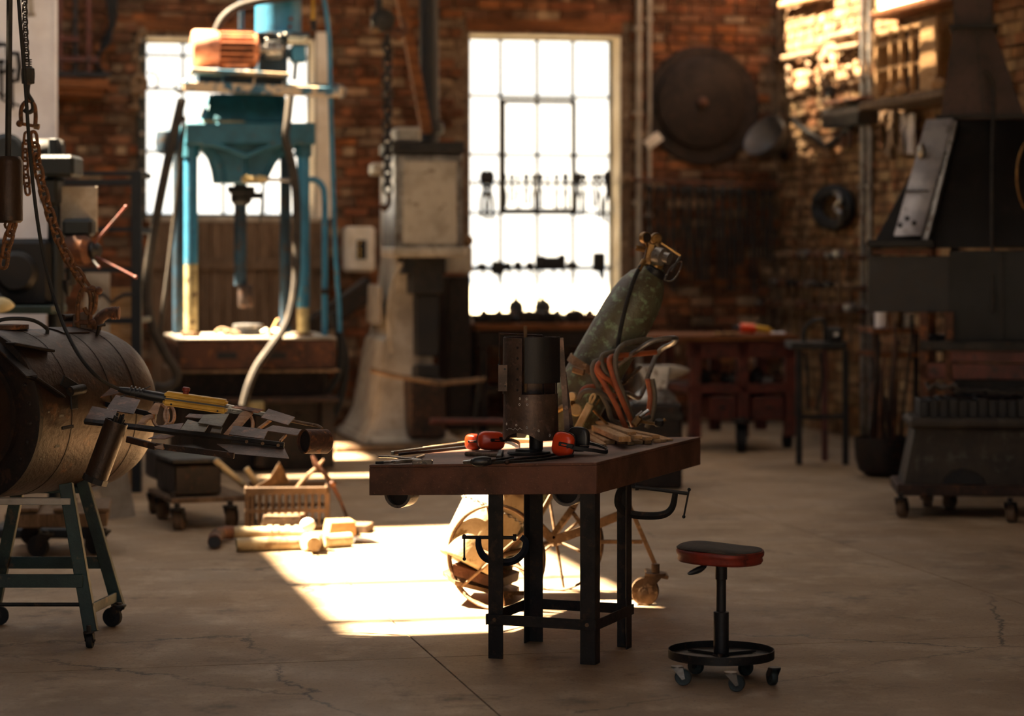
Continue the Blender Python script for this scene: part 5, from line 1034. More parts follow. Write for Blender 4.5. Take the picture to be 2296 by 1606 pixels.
# bed
a, b = pr.q(397, 832, -.28), pr.q(752, 762, -.28)
bed = pr.part('bed', MB().box((a.x, -.28, a.z), (b.x, .95, b.z)), M['rust'], bev=.012); pr.part('bed_top', MB().box((a.x - .01, -.29, b.z + .001), (b.x + .01, .96, b.z + .022)), M['grey_paint'], bev=.006)
for x in (487, 598): qbox(pr, 'bed_slot', M['black'], x, 790, x + 44, 805, -.286, -.27, .001)
pr.part('bed_flange', MB().box((a.x - .03, -.31, a.z - .02), (b.x + .03, .97, a.z)), M['rust_tan'], bev=.003)
pr.part('pedestal', MB().box((a.x + .05, -.1, 0), (b.x - .05, .9, a.z - .02)), M['tank_dark'], bev=.01); z_ = pr.q(500, 893, -.3).z
pr.part('lower_ledge', MB().box((a.x - .2, -.32, z_ - .04), (b.x + .02, .9, z_)), M['rust_dark'], bev=.005)
for x in (400, 570, 720): pr.part('foot', pr.qb(MB(), x, 900, x + 30, 1050, -.25, .6), M['tank_dark'], bev=.01)
qbox(pr, 'feed_pipe_block', M['yellow_worn'], 548, 900, 592, 925, -.36, -.3, .01)
# pipes and hoses on the press
M['hose_black'] = M['rubber']
for (m_, pts, r, nm) in (('hose_tan', [(408, 222, -.35), (392, 290, -.38), (368, 400, -.4), (345, 520, -.42), (330, 620, -.42), (331, 690, -.42), (348, 750, -.42), (375, 800, -.42), (396, 835, -.42), (392, 858, -.42), (370, 870, -.42), (345, 866, -.42)], .037, 'hydraulic_hose'), ('hose_tan', [(413, 262, -.3), (402, 380, -.34), (392, 480, -.36), (378, 600, -.36), (366, 690, -.36), (356, 765, -.36)], .017, 'hydraulic_hose'),
                      ('hose_tan', [(651, 215, -.3), (645, 270, -.32), (640, 310, -.32), (655, 370, -.32), (664, 440, -.32), (665, 540, -.32), (662, 640, -.34), (645, 720, -.36), (610, 775, -.4), (578, 820, -.42), (558, 865, -.44), (546, 910, -.44)], .033, 'hydraulic_hose'),
                      ('blue', [(718, -40, .2), (730, 20, .2), (738, 90, .2), (741, 220, .2), (746, 380, .2), (752, 560, .2), (760, 680, .2), (762, 745, .2)], .019, 'blue_pipe'), ('blue', [(690, 403, .0), (708, 404, .0), (723, 418, .0), (728, 445, .0), (728, 560, .0), (728, 700, .0), (728, 752, .0)], .025, 'blue_pipe'),
                      ('rubber', [(762, 745, .2), (764, 800, .2), (755, 850, .15), (725, 890, .1), (690, 915, 0), (665, 935, -.1)], .028, 'hydraulic_hose'), ('rubber', [(745, 700, .3), (772, 790, .3), (770, 860, .3), (750, 930, .25), (720, 960, .2)], .034, 'hydraulic_hose'), ('yellow', [(702, -40, .2), (702, 45, .2)], .014, 'tie_bar')):
    pr.part(nm, MB().tube(cr([pr.q(*p) for p in pts], 6), r, 10), M[m_])
pr.part('pipe_joint', MB().cyl(pr.q(702, 45, .2), pr.q(704, 68, .2), .025, 10), M['black']); pr.part('pipe_joint', MB().cyl(pr.q(728, 648, 0), pr.q(728, 660, 0), .034, 10), M['iron_dark'])
# things on the press bed
bz = b.z + .024
def onbed(name, label, cat, px, py, d): p = pr.q(px, py, d); w_ = pr.o + pr.ex * p.x + pr.ey * d; return T(name, label, cat, V((w_.x, w_.y, bz)), TH)
t = onbed('round_die', 'dark round forming die on the press bed', 'die', 556, 745, .2); t.part('block', MB().lathe([(.13, 0), (.13, .05), (.11, .055)], n=24), M['black']); t.part('plate', MB().lathe([(.1, .056), (.12, .06), (.12, .085), (.09, .09)], n=24), M['steel'])
for i, (x, d_, s) in enumerate(((500, .1, 1.), (515, .0, .8), (524, .05, .7), (600, -.1, .8))):
    t = onbed('steel_offcut', ('curled tan offcut left of the round die', 'small tan offcut close to the round die', 'tiny tan offcut touching the round die', 'tan offcut right of the round die')[i], 'offcut', x, 750, d_); t.part('curl', MB().tube(cr([V((-.06, 0, .02)) * s, V((-.02, .02, .05)) * s, V((.03, .0, .045)) * s, V((.06, -.02, .02)) * s], 4), .018 * s, 8), M['rust_tan']); t.part('chip', MB().ell(V((.02, -.03, .016)) * s, .016 * s, 8, 6), M['rust'])
t = onbed('white_rag', 'crumpled white rag on the press bed', 'rag', 590, 750, -.05); random.seed(5)
g = [[V((x * .03 + random.uniform(-.006, .006), y * .03, .03 + random.uniform(-.02, .03) * (1 if 0 < x < 5 and 0 < y < 5 else .3))) for x in range(6)] for y in range(6)]; t.part('cloth', MB().sheet(g, .006), M['plaster'], ang=80)
t = onbed('wood_wedge', 'pale wood wedge standing on the press bed', 'wedge', 615, 742, .3); t.part('wedge', MB().prism([(-.04, 0, 0), (.05, 0, 0), (.04, 0, .13), (.02, 0, .12)], (0, .05, 0)), M['wood'], bev=.003)
# ======================= power hammer =======================================================
ho = G(905, 1008); ha = T('power_hammer', 'massive grey power hammer with a boxed head and flared base', 'power hammer', ho, TH)
def loft(t, secs):
    m = MB(); n = len(secs); vs = []
    for (z, x0, x1, y0, y1) in secs: vs += [(x0, y0, z), (x1, y0, z), (x1, y1, z), (x0, y1, z)]
    fs = [(3, 2, 1, 0), tuple((n - 1) * 4 + i for i in range(4))]
    for i in range(n - 1):
        for k in range(4): fs.append((i * 4 + k, i * 4 + (k + 1) % 4, i * 4 + 4 + (k + 1) % 4, i * 4 + 4 + k))
    return m.add(vs, fs)
H = lambda x, y, d=0.: ha.q(x, y, d)
secs = []
for (y, xl, xr, d0, d1) in ((1000, 808, 1040, -.05, 1.7), (985, 812, 1030, 0, 1.65), (975, 826, 1000, .1, 1.6), (930, 842, 985, .2, 1.5), (850, 850, 975, .25, 1.45), (765, 862, 968, .3, 1.4), (755, 872, 962, .32, 1.4), (640, 888, 975, .34, 1.35), (575, 893, 985, .3, 1.3), (380, 893, 985, .3, 1.3)):
    secs.append((max(0, H(xl, y, d0).z), H(xl, y, d0).x, H(xr, y, d0).x, d0, d1))
ha.part('frame', loft(ha, secs), M['grey_paint'], bev=.03, seg=2)
ha.part('side_cover', MB().prism([V((secs[6][1] - .03, d, z)) for d, z in ((.5, secs[6][0] + .1), (1.2, secs[6][0] + .1), (1.1, secs[7][0]), (.5, secs[7][0]))], (-.03, 0, 0)), M['grey_paint'], bev=.008)
hb = ha.part('head_box', ha.qb(MB(), 886, 345, 1040, 560, -.15, .5), M['steel'], bev=.02); ha.part('head_door', ha.qb(MB(), 905, 362, 1024, 548, -.17, -.15), M['grey_paint'], bev=.008)
ha.part('head_lip', ha.qb(MB(), 882, 555, 1046, 577, -.2, .5), M['grey_paint'], bev=.015); ha.part('top_cap', ha.qb(MB(), 880, 318, 1042, 343, -.18, .52), M['iron_dark'], bev=.01); ha.part('top_motor', ha.qb(MB(), 888, 285, 945, 320, .2, .9), M['grey_paint'], bev=.03)
ha.part('ram', ha.qb(MB(), 925, 577, 995, 660, -.02, .28), M['iron_dark'], bev=.01); ha.part('ram_guide', ha.qb(MB(), 905, 577, 1000, 615, .0, .3), M['black'], bev=.01); ha.part('upper_die', ha.qb(MB(), 935, 660, 985, 800, .05, .25), M['black'], bev=.01)
ha.part('lower_die', ha.qb(MB(), 935, 820, 985, 850, .0, .25), M['black'], bev=.01); ha.part('anvil_block', ha.qb(MB(), 918, 850, 1000, 985, -.05, .35), M['rust_dark'], bev=.02)
ha.part('treadle_bar', MB().tube([H(832, 830, -.1), H(880, 842, -.2), H(985, 860, -.3), H(1088, 851, -.3)], .022, 10), M['rust_tan']); ha.part('treadle', MB().cyl(H(965, 945, -.4), H(1130, 946, -.35), .026, 12), M['red_paint']); ha.part('treadle_link', MB().cyl(H(1075, 851, -.3), H(1060, 985, -.3), .016, 8), M['iron_dark'])
ha.part('base_plate', MB().box((secs[0][1] - .25, -.25, 0), (secs[0][2] + .12, 1.75, .05)), M['rust_tan'], bev=.01); ha.part('oil_pipe', MB().tube(cr([H(900, 590, -.05), H(880, 640, -.02), H(872, 720, .0), H(880, 790, 0)], 5), .018, 8), M['grey_paint'])
qbox(ha, 'side_lug', M['grey_paint'], 838, 365, 870, 392, .9, 1.2, .02)
t = T('flue_pipe', 'dark vertical flue pipe rising behind the power hammer', 'pipe', V((P(962, 570, 22.3).x, 22.3, P(962, 318, 22.3).z)), TH); t.part('pipe', MB().cyl(t.q(962, 318), t.q(962, -60), .09, 24), M['black']); t.part('collar', MB().lathe([(.1, 0), (.115, .01), (.115, .1), (.1, .11)], t.q(966, 300), (0, 0, 1), 24), M['black'])
t = T('roof_brace', 'brown diagonal roof brace beside the flue pipe', 'beam', V((P(955, 570, 22.0).x, 22.0, P(955, 290, 22.0).z)), TH, solo=True); t.solo(MB().bar(t.q(957, 300), t.q(888, -60), .09, .12, (0, 1, 0)), M['timber'], .008)
t = T('chain_hoist', 'dark chain hoist with a hanging chain in front of the brick wall', 'hoist', P(868, 90, 20.6), TH); k = lambda x, y, d=0.: t.q(x, y, d)
t.part('body', MB().lathe([(.06, 0), (.1, .02), (.1, .1), (.06, .12)], k(860, 45, -.06), (0, 1, 0), 20), M['iron_dark']); t.part('arm', MB().bar(k(835, 65), k(912, 70), .05, .05), M['rust'], bev=.01); t.part('hook', MB().tube(cr([k(900, 40), k(908, 62), k(898, 85), k(882, 84)], 5), .02, 8), M['rust']); t.part('support', MB().cyl(k(850, 40), k(850, -60), .03, 10), M['iron_dark']); t.part('knob', MB().ell(k(842, 66), (.06, .05, .04), 12, 8), M['rust_tan'])
me = linkmesh(.095, .07, .014, M['chain_black'])
for i in range(20):
    o = link(bpy.data.objects.new('link', me), t.e); o.location = k(868 + (i % 5) * .3, 90 + i * 17.5); o.rotation_euler = (0, pi / 2, (i % 2) * pi / 2 + .3)
t.part('grab_hook', MB().tube(cr([k(872, 435), k(872, 455), k(862, 470), k(856, 458)], 5), .022, 8), M['rust_dark'])
t = T('control_cabinet', 'cream electric control cabinet on the wall left of the power hammer', 'cabinet', W0, TH); qbox(t, 'body', M['plaster'], 776, 508, 842, 610, -.28, -.02, .03); qbox(t, 'window', M['black'], 800, 538, 822, 582, -.292, -.281, .004)
for y in (545, 560, 572): t.part('indicator', MB().cyl(t.q(806, y, -.295), t.q(806, y, -.31), .014, 10), M['yellow'])
t = T('duct', 'brown slanting duct beside the power hammer', 'duct', V((P(700, 570, 22.4).x, 22.4, 0)), TH); t.part('chute', MB().bar(t.q(690, 745), t.q(835, 640), .2, .2), M['tank_dark'], bev=.02); t.part('support', t.qb(MB(), 700, 700, 735, 960, -.02, .05), M['tank_dark'], bev=.01)
# ======================= back wall fittings =================================================
cl = struct('trim_3', 'brown plank cladding under the window'); zt_ = cl.q(500, 498).z; xa, xb = cl.q(338, 500).x, cl.q(735, 500).x; n = 15
for i in range(n): 
    x0 = xa + (xb - xa) * i / n; cl.part('plank', MB().box((x0 + .004, -.05 - random.uniform(0, .012), .02), (xa + (xb - xa) * (i + 1) / n - .004, -.02, zt_)), M['wood_grey'], bev=.004)
for z in (.35, 1.55): cl.part('rail', MB().box((xa, -.09, z), (xb, -.062, z + .1)), M['wood_grey'], bev=.004)
t = struct('trim_4', 'pale board standing in for the sunlit window reveal beside the press'); qbox(t, 'board', M['plaster'], 710, 72, 742, 490, -.06, -.02, .006)  # pale board added in place of the sunlit window reveal
M['disc'] = mat('brown_disc', '2c221c', '211a16', '3a2c22', rough=.75, scale=5, bump=.2, spec=.2)
t = T('wall_disc', 'large dark round disc hung high on the brick wall', 'disc', room(wb.q(1572, 238).x, -.05, wb.q(1572, 238).z), TH)
t.part('outer_disc', MB().lathe([(.0, .0), (.585, 0), (.60, .02), (.585, .045), (.47, .05), (.47, .052), (0, .052)], (0, .03, 0), (0, -1, 0), 56), M['disc']); t.part('inner_disc', MB().lathe([(.46, .052), (.455, .1), (.43, .115), (.05, .12), (0, .12)], (-.03, .03, .03), (0, -1, 0), 56), M['disc']); t.part('hub', MB().lathe([(.05, 0), (.05, .04), (.02, .06)], (-.03, -.09, .03), (0, -1, 0), 16), M['rust'])
lp = T('wall_lamp', 'grey dome wall lamp beside the large disc', 'lamp', room(wb.q(1745, 345).x, -.35, wb.q(1745, 345).z), TH); M['lamp_grey'] = mat('grey_lamp', '4a4542', '3c3836', rough=.5, scale=4, bump=.03)
ax_ = (lp.q(1700, 290, -.15) - lp.q(1750, 342, 0)).normalized(); ap = lp.q(1748, 340, 0)
lp.part('shade', MB().lathe([(.0, -.01), (.05, 0), (.07, .02), (.13, .07), (.2, .15), (.235, .23), (.24, .28), (.23, .275), (.19, .16), (.05, .03)], ap, ax_, 32, caps=False), M['lamp_grey'], ang=60); lp.part('socket', MB().cyl(ap + ax_ * .01, ap - ax_ * .09, .05, 16), M['black']); lp.part('bulb', MB().ell(ap + ax_ * .08, .035, 12, 8), M['grey_paint']); lp.part('arm', MB().tube([ap - ax_ * .08, V((.1, .2, -.12)), V((.1, .34, -.12))], .016, 8), M['black'])
def wallpipe(name, label, pts, r, m_, t=None, d=-.06):
    u = T(name, label, 'pipe', W0, TH) if t is None else t; u.part('tube', MB().tube([u.q(p[0], p[1], p[2] if len(p) > 2 else d) for p in pts], r, 10), M[m_]); return u
u = wallpipe('conduit', 'grey conduit running up the wall right of the tall window', [(1432, -40), (1432, 960)], .03, 'grey_paint')
for y in (60, 250, 450, 640): u.part('clip', u.qb(MB(), 1422, y, 1443, y + 8, -.1, -.02), M['grey_paint'], bev=.004)
u = wallpipe('conduit', 'thin grey conduit beside the large wall disc', [(1456, -40), (1456, 520)], .022, 'grey_paint')
for y in (40, 480): u.part('clip', u.qb(MB(), 1449, y, 1464, y + 7, -.09, -.02), M['grey_paint'], bev=.003)
u = wallpipe('copper_pipe', 'orange copper pipe in the corner of the brick walls', [(1749, -40), (1749, 470)], .03, 'rust_tan', d=-.08)
for y in (120, 330): u.part('clip', u.qb(MB(), 1741, y, 1757, y + 8, -.12, -.02), M['rust'], bev=.003)
u = wallpipe('tool_rail', 'horizontal pipe rail on the wall below the large disc', [(1402, 403, -.2), (1756, 418, -.2)], .022, 'rust')
for x in (1412, 1580, 1745): u.part('rail_bracket', MB().bar(u.q(x, 404 + (x - 1402) * .04, -.2), u.q(x, 404 + (x - 1402) * .04, -.02), .03, .03), M['rust'])
u.part('end_knob', MB().ell(u.q(1406, 402, -.2), .06, 12, 8), M['rust_tan'])
u = T('paper_tag', 'white tag tilted on the conduit left of the large disc', 'tag', room(wb.q(1465, 313).x, -.11, wb.q(1465, 313).z), TH); u.part('card', MB().prism([u.q(x, y, 0) for x, y in ((1443, 318), (1474, 294), (1488, 312), (1457, 336))], (0, .006, 0)), M['plaster']); u.part('string', MB().cyl(u.q(1474, 296, 0), u.q(1460, 285, .03), .004, 6), M['black'])
def tongs_at(t, x, y, L_, d, s=1., m_='iron_dark'):
    for sg in (-1, 1): t.part('rein', MB().tube(cr([t.q(x + sg * 3 * s, y, d), t.q(x - sg * 1 * s, y + L_ * .25, d), t.q(x + sg * 5 * s, y + L_ * .6, d), t.q(x + sg * 4 * s, y + L_, d)], 4), .013 * s, 6), M[m_])
    t.part('jaw', MB().ell(t.q(x, y + 4, d), (.035 * s, .02, .05 * s), 8, 6), M[m_]); t.part('rivet', MB().cyl(t.q(x, y + L_ * .25, d - .02), t.q(x, y + L_ * .25, d + .02), .02 * s, 8), M[m_])
random.seed(3)
for i in range(16):
    x = 1458 + i * 18 + random.uniform(-3, 3); L_ = random.uniform(110, 235); y = 424 + (x - 1402) * .04
    t = T('blacksmith_tongs', 'dark blacksmith tongs hung on the wall rail below the large disc', 'tongs', room(wb.q(x, y).x, -.2, wb.q(x, y + L_).z), TH, 'tongs on the wall rail'); tongs_at(t, x, y - 6, L_, -.02 * (i % 2) - .0, random.uniform(.8, 1.3))
t = T('window_rail', 'thin tool rail across the tall window', 'rail', W0, TH); t.part('rod', MB().cyl(t.q(1056, 410, .1), t.q(1372, 412, .1), .016, 8), M['black']); 
for x in (1060, 1368): t.part('bracket', MB().bar(t.q(x, 411, .1), t.q(x, 411, .24), .03, .03), M['black'])
for i, x in enumerate((1086, 1098, 1132, 1148, 1162, 1180, 1196, 1213, 1228, 1248, 1268, 1298, 1310, 1332, 1344, 1362)):
    L_ = (95, 100, 70, 60, 78, 65, 85, 72, 60, 75, 80, 90, 82, 70, 95, 105)[i]; s = (1.5, 1.5, .7, .8, .6, .9, .7, .8, .6, .8, 1., 1.1, .8, .8, .9, 1.4)[i]
    t = T('hanging_pliers', 'dark pliers hanging from the rail across the tall window', 'pliers', room(wb.q(x, 400, .1).x, .06, wb.q(x, 400 + L_, .1).z), TH, 'pliers on the window rail'); tongs_at(t, x, 394, L_, .0, s, 'black'); t.part('head', MB().ell(t.q(x, 396, 0), (.03 * s, .02, .045 * s), 10, 6), M['black'])
t = T('window_bar', 'dark iron bar loaded with tools across the lower tall window', 'rail', W0, TH); t.part('bar', MB().bar(t.q(1058, 604, .1), t.q(1372, 601, .1), .04, .035), M['black'], bev=.005)
for x in (1062, 1366): t.part('bracket', MB().bar(t.q(x, 603, .1), t.q(x, 603, .24), .03, .03), M['black'])
for i, (x, y, w_, h) in enumerate(((1082, 598, 10, 8), (1118, 601, 14, 16), (1140, 596, 8, 8), (1163, 596, 9, 10), (1190, 596, 9, 9), (1214, 588, 12, 15), (1240, 590, 20, 14), (1262, 588, 8, 18), (1285, 596, 12, 9), (1345, 588, 14, 22), (1352, 612, 5, 14))):
    t = T('clamp_head', ('dark clamp lump', 'wide dark clamp', 'small dark clamp', 'dark clamp knob', 'dark clamp block', 'tall square clamp', 'big wide clamp', 'narrow tall clamp', 'low dark clamp', 'large pointed clamp', 'clamp tail hanging')[i] + ' on the iron bar across the tall window', 'clamp', room(wb.q(x, y, .1).x, .09, wb.q(x, y, .1).z), TH, 'clamps on the window bar')
    t.part('body', t.qb(MB(), x - w_, y - h, x + w_, y + h, -.05, .03), M['black'], bev=.02); t.part('screw', MB().cyl(t.q(x, y + h, -.01), t.q(x + 3, y + h + 14, -.01), .014, 8), M['black'])
for i, (x, s) in enumerate(((1157, 1.), (1217, 1.1))):
    t = T('iron_vase', ('small dark urn on the window sill', 'larger dark urn with a ring on the window sill')[i], 'urn', room(wb.q(x, 700, .1).x, .1, OPEN[1][2]), TH); t.part('bowl', MB().lathe([(.03, 0), (.06, .03), (.085 * s, .09), (.07 * s, .15), (.02, .19), (.015, .22)], n=18), M['black']); t.part('ring', MB().tube([(.03 * cos(a), 0, .23 + .03 * sin(a)) for a in [2 * pi * k / 10 for k in range(10)]], .008, 6, True), M['black'])
# bench below the tall window
bw = T('wall_bench', 'dark cluttered workbench below the tall window', 'workbench', W0 + E2 * -.9, TH); a, b = bw.q(1066, 740), bw.q(1420, 725); bz_ = b.z
bw.part('top', MB().box((a.x, 0, bz_ - .06), (b.x, .75, bz_)), M['timber'], bev=.006); bw.part('apron', MB().box((a.x + .03, .03, bz_ - .22), (b.x - .03, .06, bz_ - .061)), M['tank_dark'], bev=.004)
for x in (a.x + .05, (a.x + b.x) / 2, b.x - .13):
    for y in (.05, .6): bw.part('leg', MB().box((x, y, 0), (x + .08, y + .08, bz_ - .06)), M['tank_dark'], bev=.004)
bw.part('shelf', MB().box((a.x + .05, .1, .4), (b.x - .05, .7, .43)), M['tank_dark'])
random.seed(21)
for i in range(9):
    x = a.x + .12 + (b.x - a.x - .3) * i / 8; w_ = random.uniform(.06, .13); p = W0 + E2 * (-.9 + random.uniform(.15, .4)) + E1 * x
    t = T('bench_scrap', 'dark ' + ('lump of scrap', 'iron block', 'machine casting', 'tin box', 'bent bracket', 'gear blank', 'tool tray', 'pipe fitting', 'anvil stub')[i] + ' on the bench below the tall window', 'scrap', V((p.x, p.y, bz_ + .001)), random.uniform(-.5, .5), 'scrap on the window bench')
    t.part('body', MB().box((-w_, -.08, 0), (w_, .08, random.uniform(.05, .12))), M[random.choice(['iron_dark', 'rust', 'tank_dark'])], bev=.02); t.part('knob', MB().lathe([(.03, 0), (.045, .03), (.02, .07)], (random.uniform(-.03, .03), 0, .06), (random.uniform(-.3, .3), 0, 1), 10), M['rust_dark'])
t = T('machine_cabinet', 'dark machine cabinet between the power hammer and the tall window', 'cabinet', V((P(1030, 570, 22.6).x, 22.6, 0)), TH); t.part('body', t.qb(MB(), 1004, 620, 1056, 965, 0, .5), M['tank_dark'], bev=.01); t.part('head', t.qb(MB(), 1008, 553, 1060, 612, -.05, .4), M['grey_paint'], bev=.01); t.part('knob', MB().ell(t.q(1048, 540, 0), .06, 12, 8), M['rust_tan'])
# ======================= right wall =========================================================
KC = W0 + E1 * XR; WRR = TH - pi / 2
def RW(name, label, cat, group=None, o=None): return T(name, label, cat, KC if o is None else o, WRR, group)
for i, (x, lab) in enumerate(((1935, 'steel conduit running up the sunlit brick wall'), (1951, 'second steel conduit close beside the first on the brick wall'))):
    u = RW('conduit', lab, 'pipe'); a = u.q(x, 400, -.06); u.part('tube', MB().cyl((a.x, -.06, 0), (a.x, -.06, 4.9), .028, 12), M['steel'])
    for z in (1.2, 2.3, 3.3): u.part('clip', MB().box((a.x - .05, -.095, z), (a.x + .05, -.01, z + .03)), M['steel'], bev=.004)
random.seed(9)
for i, (x0, y0, x1, y1, r, m_, lab) in enumerate(((1738, 134, 1828, 118, .03, 'rust_tan', 'sunlit steel bar on the brick wall nearest the corner'), (1860, 84, 1921, 72, .028, 'rust_tan', 'upper short steel bar beside the conduits'), (1862, 112, 1926, 100, .028, 'rust_tan', 'lower short steel bar beside the conduits'), (1752, 12, 1860, -12, .035, 'wood', 'sunlit timber batten at the top of the brick wall'))):
    u = RW('steel_bar' if i < 3 else 'timber_batten', lab, 'bar' if i < 3 else 'batten'); a, b = u.q(x0, y0, -.08), u.q(x1, y1, -.08); u.part('bar', MB().cyl(a, b, r, 10), M[m_])
    for p in (a + (b - a) * .12, a + (b - a) * .88): u.part('bracket', MB().bar(p + V((0, .08, 0)), p, .03, .03), M['rust'])
# hanging chains and hooks on the sunlit bricks
for i, (x, y, L_) in enumerate(((1842, 128, 95), (1850, 120, 60), (1862, 150, 88), (1905, 150, 30), (1770, 150, 60), (1815, 140, 40))):
    u = RW('wall_hook', ('long twisted', 'short curled', 'straight drop', 'small stub', 'pale forged', 'thin bent')[i] + ' iron hook hanging on the sunlit brick wall', 'hook', 'hooks on the brick wall'); p = lambda dx, dy, d=-.07: u.q(x + dx, y + dy, d)
    u.part('shank', MB().tube(cr([p(0, 0, -.02), p(1, 6), p(-3, L_ * .4), p(3, L_ * .7), p(0, L_), p(8, L_ + 8), p(12, L_)], 4), .022, 8), M['rust_tan']); u.part('eye', MB().ell(p(0, 3, -.05), .04, 10, 6), M['rust_tan'])
u = RW('switch_box', 'dark switch box with a shelf on the brick side wall', 'box'); qbox(u, 'body', M['tank_dark'], 1842, 232, 1924, 290, -.22, -.01, .01); qbox(u, 'shelf', M['rust'], 1846, 222, 1922, 229, -.26, -.01, .004); qbox(u, 'handle', M['black'], 1848, 192, 1858, 218, -.16, -.1, .004)
u = RW('tool_bracket', 'dark V shaped tool bracket below the switch box', 'bracket'); u.part('arm', MB().bar(u.q(1776, 268, -.12), u.q(1852, 330, -.12), .05, .05), M['iron_dark'], bev=.005); u.part('arm', MB().bar(u.q(1922, 272, -.12), u.q(1856, 330, -.12), .05, .05), M['iron_dark'], bev=.005); u.part('boss', MB().ell(u.q(1860, 338, -.1), (.05, .05, .09), 10, 8), M['rust_tan'])
for x in (1868, 1884, 1900): u.part('peg', u.qb(MB(), x, 292, x + 6, 330, -.14, -.1), M['rust'])
u = RW('cable_coil', 'thick black cable coil hung on the brick side wall', 'cable')
for i in range(6): u.part('turn', MB().tube([u.q(1868 + (44 - i * 3.2) * cos(a), 466 + (46 - i * 2.5) * sin(a), -.08 - .03 * (i % 3)) for a in [2 * pi * k / 28 for k in range(28)]], .03, 8, True), M['rubber'])
u.part('hook', MB().tube(cr([u.q(1862, 430, -.1), u.q(1880, 436, -.2), u.q(1884, 452, -.22), u.q(1872, 464, -.22), u.q(1884, 478, -.22), u.q(1882, 500, -.2)], 4), .022, 8), M['steel'])
# rack of smith's tools low on the side wall
for r, (y, x0, x1) in enumerate(((578, 1752, 1925), (640, 1740, 1930), (684, 1700, 1935))):
    u = RW('tool_rack', ('upper', 'middle', 'lower')[r] + ' iron tool rack on the brick side wall', 'rack'); a, b = u.q(x0, y, -.18), u.q(x1, y, -.18); u.part('rail', MB().bar(a, V((b.x, b.y, a.z)), .05, .04), M['rust'], bev=.004)
    for f in (.08, .92): p = a + (b - a) * f; u.part('bracket', MB().bar(V((p.x, -.18, a.z)), V((p.x, -.01, a.z)), .04, .04), M['rust'])
    for i in range(9):
        f = (i + .5) / 9; x = a.x + (b.x - a.x) * f; s = random.uniform(.7, 1.3)
        h = T('smith_hammer', 'smith hammer hanging on the ' + ('upper', 'middle', 'lower')[r] + ' rack of the brick side wall', 'hammer', KC + u.ex * x + u.ey * -.24 + V((0, 0, a.z)), WRR, 'hammers on the side wall racks')
        h.part('head', MB().box((-.075 * s, -.035, .0), (.075 * s, .035, .06 * s)), M[random.choice(['rust', 'iron_dark', 'rust_tan', 'steel'])], bev=.012); h.part('handle', MB().tube([(0, 0, .05), (random.uniform(-.02, .02), 0, -.1), (random.uniform(-.03, .03), .0, -.24 * s)], .014, 7), M['wood_grey'])
# gloves, cabinet, plaster bulkhead
u = RW('leather_apron', 'tan leather apron hanging beside the conduits', 'apron'); g = []
for j, y in enumerate((250, 275, 300, 325, 350)): g.append([u.q(1972 + j * 2 + i * 9, y + 6 * sin(i * 1.7 + j), -.12 - .04 * sin(i * 2.1 + j)) for i in range(6)])
u.part('leather', MB().sheet(g, .012), M['rust_tan'], ang=80); u.part('strap', MB().tube(cr([u.q(1976, 252, -.12), u.q(1990, 228, -.06), u.q(2014, 252, -.12)], 4), .012, 6), M['rust_tan'])
u = RW('grey_cloth', 'grey cloth hanging below the wall cabinet', 'cloth'); g = [[u.q(2018 + i * 8 + j, y, -.1 - .03 * sin(i * 2 + j)) for i in range(5)] for j, y in enumerate((255, 285, 315, 345))]; u.part('cloth', MB().sheet(g, .01), M['whiteboard'], ang=80); u.part('peg', MB().bar(u.q(2034, 256, -.1), u.q(2034, 256, -.01), .03, .03), M['rust'])
cb = RW('wall_cabinet', 'open wooden wall cabinet with a barred front', 'cabinet'); X = lambda x, y, d=-.3: cb.q(x, y, d)
a, b, c, d_ = X(1972, 72), X(2072, 50), X(2076, 215), X(1974, 222)
zt2, zb2 = (a.z + b.z) / 2, (c.z + d_.z) / 2; xa2, xb2 = a.x, b.x
for z in (zb2, zt2 - .04, zb2 + (zt2 - zb2) * .42, zb2 + (zt2 - zb2) * .78): cb.part('rail', MB().box((xa2, -.32, z), (xb2, -.28, z + .035)), M['wood'], bev=.004)
for x in [xa2 + (xb2 - xa2) * f for f in (0, .32, .55, .78, 1)]: cb.part('bar', MB().box((x - .018, -.335, zb2), (x + .018, -.29, zt2)), M['wood'], bev=.004)
cb.part('side_panel', MB().box((xb2 + .02, -.33, zb2), (xb2 + .05, -.01, zt2)), M['wood'], bev=.004); cb.part('side_panel', MB().box((xa2 - .05, -.33, zb2), (xa2 - .02, -.01, zt2)), M['wood'], bev=.004); cb.part('back_panel', MB().box((xa2 - .02, -.05, zb2), (xb2 + .02, -.01, zt2)), M['tank_dark']); cb.part('door', MB().box((xb2 + .06, -.36, zb2), (xb2 + .4, -.32, zt2)), M['wood'], bev=.004)
cb.part('shelf', MB().box((xa2 - .12, -.45, zb2 - .07), (xb2 + .75, -.01, zb2 - .005)), M['wood_grey'], bev=.006)
for i, (f, r) in enumerate(((.5, .04), (.75, .06), (1.5, .055), (1.62, .045))):
    t = T('tin_ball', ('small pale ball on the cabinet shelf', 'large pale ball on the cabinet shelf', 'pale lump at the shelf end', 'small pale lump at the shelf end')[i], 'ball', KC + cb.ex * (xa2 + (xb2 - xa2) * f) + cb.ey * -.4 + V((0, 0, zb2 - .004)), WRR); t.part('body', MB().lathe([(r * .4, 0), (r * .9, r * .35), (r, r * .9), (r * .7, r * 1.6), (r * .2, r * 1.95), (0, r * 2)], n=16), M['wood']); t.part('stem', MB().cyl((0, 0, r * 1.9), (0, 0, r * 2.3), r * .2, 8), M['rust'])
pb = struct('trim_5', 'whitewashed plaster bulkhead at the top of the side wall'); a = RW('x', 'x y z w', 'x'); p0, p1 = a.q(1962, 48, -.25), a.q(2150, 20, -.25); bpy.data.objects.remove(a.e)
